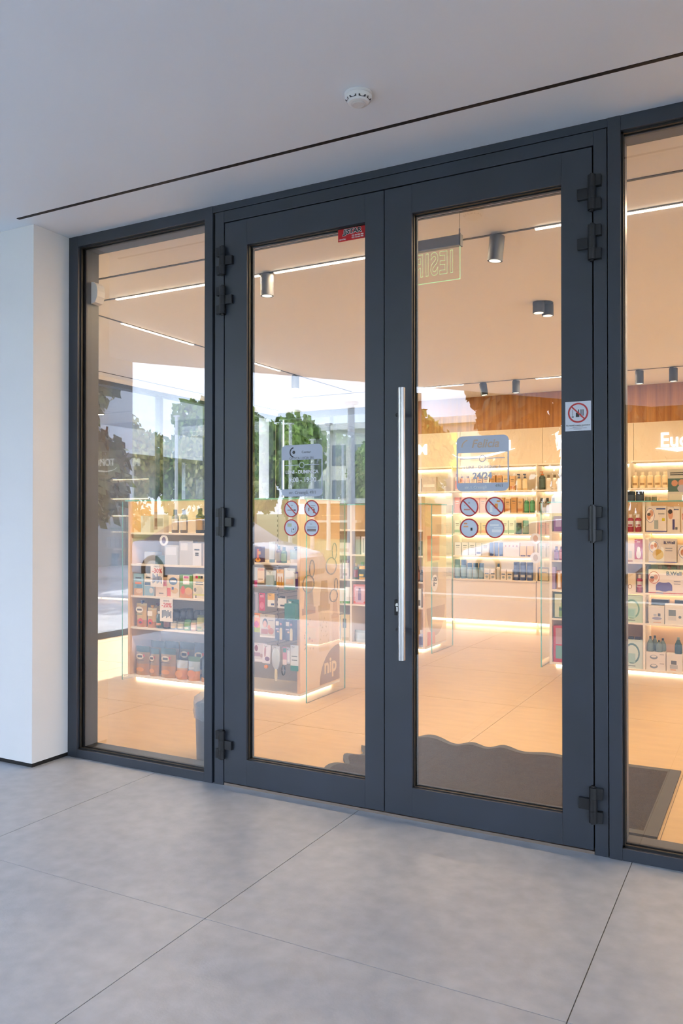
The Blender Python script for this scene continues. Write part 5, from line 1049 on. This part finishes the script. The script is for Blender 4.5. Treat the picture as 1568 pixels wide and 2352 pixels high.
for i, (k, x, y, top, rx) in enumerate([('d1', -10.6, 5.2, 7.2, 1.7), ('g1', -9.2, 2.2, 3.0, .8), ('d2', -13.9, 9.6, 7.0, 1.9), ('d1', -9.4, 11.2, 5.0, 1.6), ('d1', -13.5, 1.5, 7.0, 2.0)]):
    tree(k, x, y, top, rx, 'tree outside the side window of the shop, %s from the street' % ORD[i], .2, 'trees outside the side window')
# dark neighbouring block beyond the side window
t = thing('neighbour_building', 'dark grey neighbouring building seen through the side window', 'building', (-17, 2, -.03))
obj('wall', box(-4, 0, 0, 22, 0, 8), C('4c5056', .7), t); obj('canopy', box(0, 1.2, 0, 22, 3.2, 3.9), C('6a6e73', .6), t)
for k in range(9): obj('fin', box(0, .15, 1 + 2.4 * k, 1.18 + 2.4 * k, 0, 3.2), C('7b8086', .5), t)
t = thing('backdrop_wall', 'added dark backdrop wall behind the rear window', 'wall', (-17, 13.5, -.03)); obj('wall', box(4, 22, 0, .4, 0, 6), C('4a4e50', .8), t); obj('coping', box(3.95, 22.05, -.05, .45, 6, 6.1), C('6a6e73', .7), t)  # added dark backdrop, keeps the view through the rear window dim
# pale block across the street
t = thing('white_building', 'white flat-roofed building with yellow accents mirrored behind trees', 'building', (-41, -66, 1.7))
obj('wall', box(0, 22, -8, 0, 0, 8.2), C('d9d9d4', .7), t); obj('roof_slab', box(-.6, 22.6, -8.5, .9, 8.2, 8.8), C('e8e8e4', .7), t)
for k in range(9):
    for j in range(2):
        wn = obj('window', box(.8 + 2.35 * k, 2.3 + 2.35 * k, -.05, .06, 1.4 + 3.4 * j, 3.4 + 3.4 * j), C('6a7884', .3), t)
obj('yellow_band', box(9.5, 16, 0, .3, 4.0, 7.4), C('cfd24e', .6), t)
# lamp posts
for i, (x, y, h) in enumerate(((-20.9, -22, 5.2), (-15.6, -22, 4.6), (-14.9, -22.4, 4.0), (-14.0, -22, 4.5), (-6.6, -9.4, 3.4))):
    t = thing('lamp_post', 'white street post mirrored in the glass, %s from the left' % ORD[i], 'lamp post', (x, y, slope(y) - .03), group='street posts')
    obj('pole', MB().lathe([(.09, 0), (.075, .3), (.06, h)], 12), C('e4e4e2', .5), t); obj('lamp_head', box(-.12, .12, -.06, .06, h, h + .06), C('d8d8d6', .5), t)
# low brown kiosk and wall
t = thing('kiosk', 'low brown timber kiosk mirrored behind the round stickers', 'kiosk', (-17.6, -27, slope(-27)))
obj('wall', box(0, 5.2, -2, 0, 0, 1.5), C('a06a3e', .7), t); obj('roof', box(-.3, 5.5, -2.3, .5, 1.5, 1.7), C('e4e2dc', .6), t); obj('counter', box(.4, 2.4, 0, .4, .7, .8), C('e0ddd6', .6), t)
# parked cars
def loft(secs, m, mats, name, parent):
    mb = MB(); n = len(secs[0]); vs = [p for s_ in secs for p in s_]
    mb.add(vs, [(i * n + k, (i + 1) * n + k, (i + 1) * n + (k + 1) % n, i * n + (k + 1) % n) for i in range(len(secs) - 1) for k in range(n)], 0, True)
    mb.add(secs[0], [tuple(range(n))]); mb.add(secs[-1], [tuple(reversed(range(n)))]); return obj(name, mb, mats, parent)
def car(x, y, rz, paint, label):
    t = thing('parked_car', label, 'car', (x, y, -.1 if y < -10.3 else -.03), R(rz))
    def sec(X, w_, z0, z1): return [(X, -w_, z0), (X, -w_ * 1.02, z0 + (z1 - z0) * .45), (X, -w_ * .92, z1 - .04), (X, -w_ * .7, z1), (X, w_ * .7, z1), (X, w_ * .92, z1 - .04), (X, w_ * 1.02, z0 + (z1 - z0) * .45), (X, w_, z0)]
    P = mat('car_' + paint, lin(hexc(paint)), .25, .3, .5, coat=.6)
    loft([sec(-2.15, .7, .35, .62), sec(-2.05, .82, .22, .72), sec(-1.2, .88, .2, .93), sec(-.4, .9, .2, .97), (sec(1.2, .9, .2, .99)), sec(2.0, .85, .25, .96), sec(2.15, .75, .4, .8)], 0, P, 'body', t)
    cab = lambda X, w_, z1: [(X, -w_, .9), (X, -w_ * .8, z1), (X, w_ * .8, z1), (X, w_, .9)]
    loft([cab(-1.1, .8, .93), cab(-.35, .8, 1.36), cab(.3, .8, 1.42), cab(1.0, .8, 1.36), cab(1.8, .78, .98)], 0, mat('car_glass', (.03, .04, .05), .1, 0, .6), 'cabin_glass', t)
    loft([[(X, -.6, z), (X, -.58, z + .03), (X, .58, z + .03), (X, .6, z)] for X, z in ((-.4, 1.34), (.3, 1.41), (1.05, 1.35))], 0, P, 'roof', t)
    for wx in (-1.35, 1.35):
        for wy in (-.82, .82):
            wb = MB().tube([(wx, wy - .1, .32), (wx, wy + .1, .32)], .32, 20); w_ = obj('wheel', wb, BLACK, t); obj('rim', MB().tube([(wx, wy - .105, .32), (wx, wy + .105, .32)], .2, 14), C('b8bcc0', .3), w_)
car(-10.9, -11.6, 176, 'c3c9d2', 'silver parked car mirrored in the left window')
car(-4.6, -16.2, 4, 'd5dbe4', 'pale parked car mirrored in the handled door leaf')
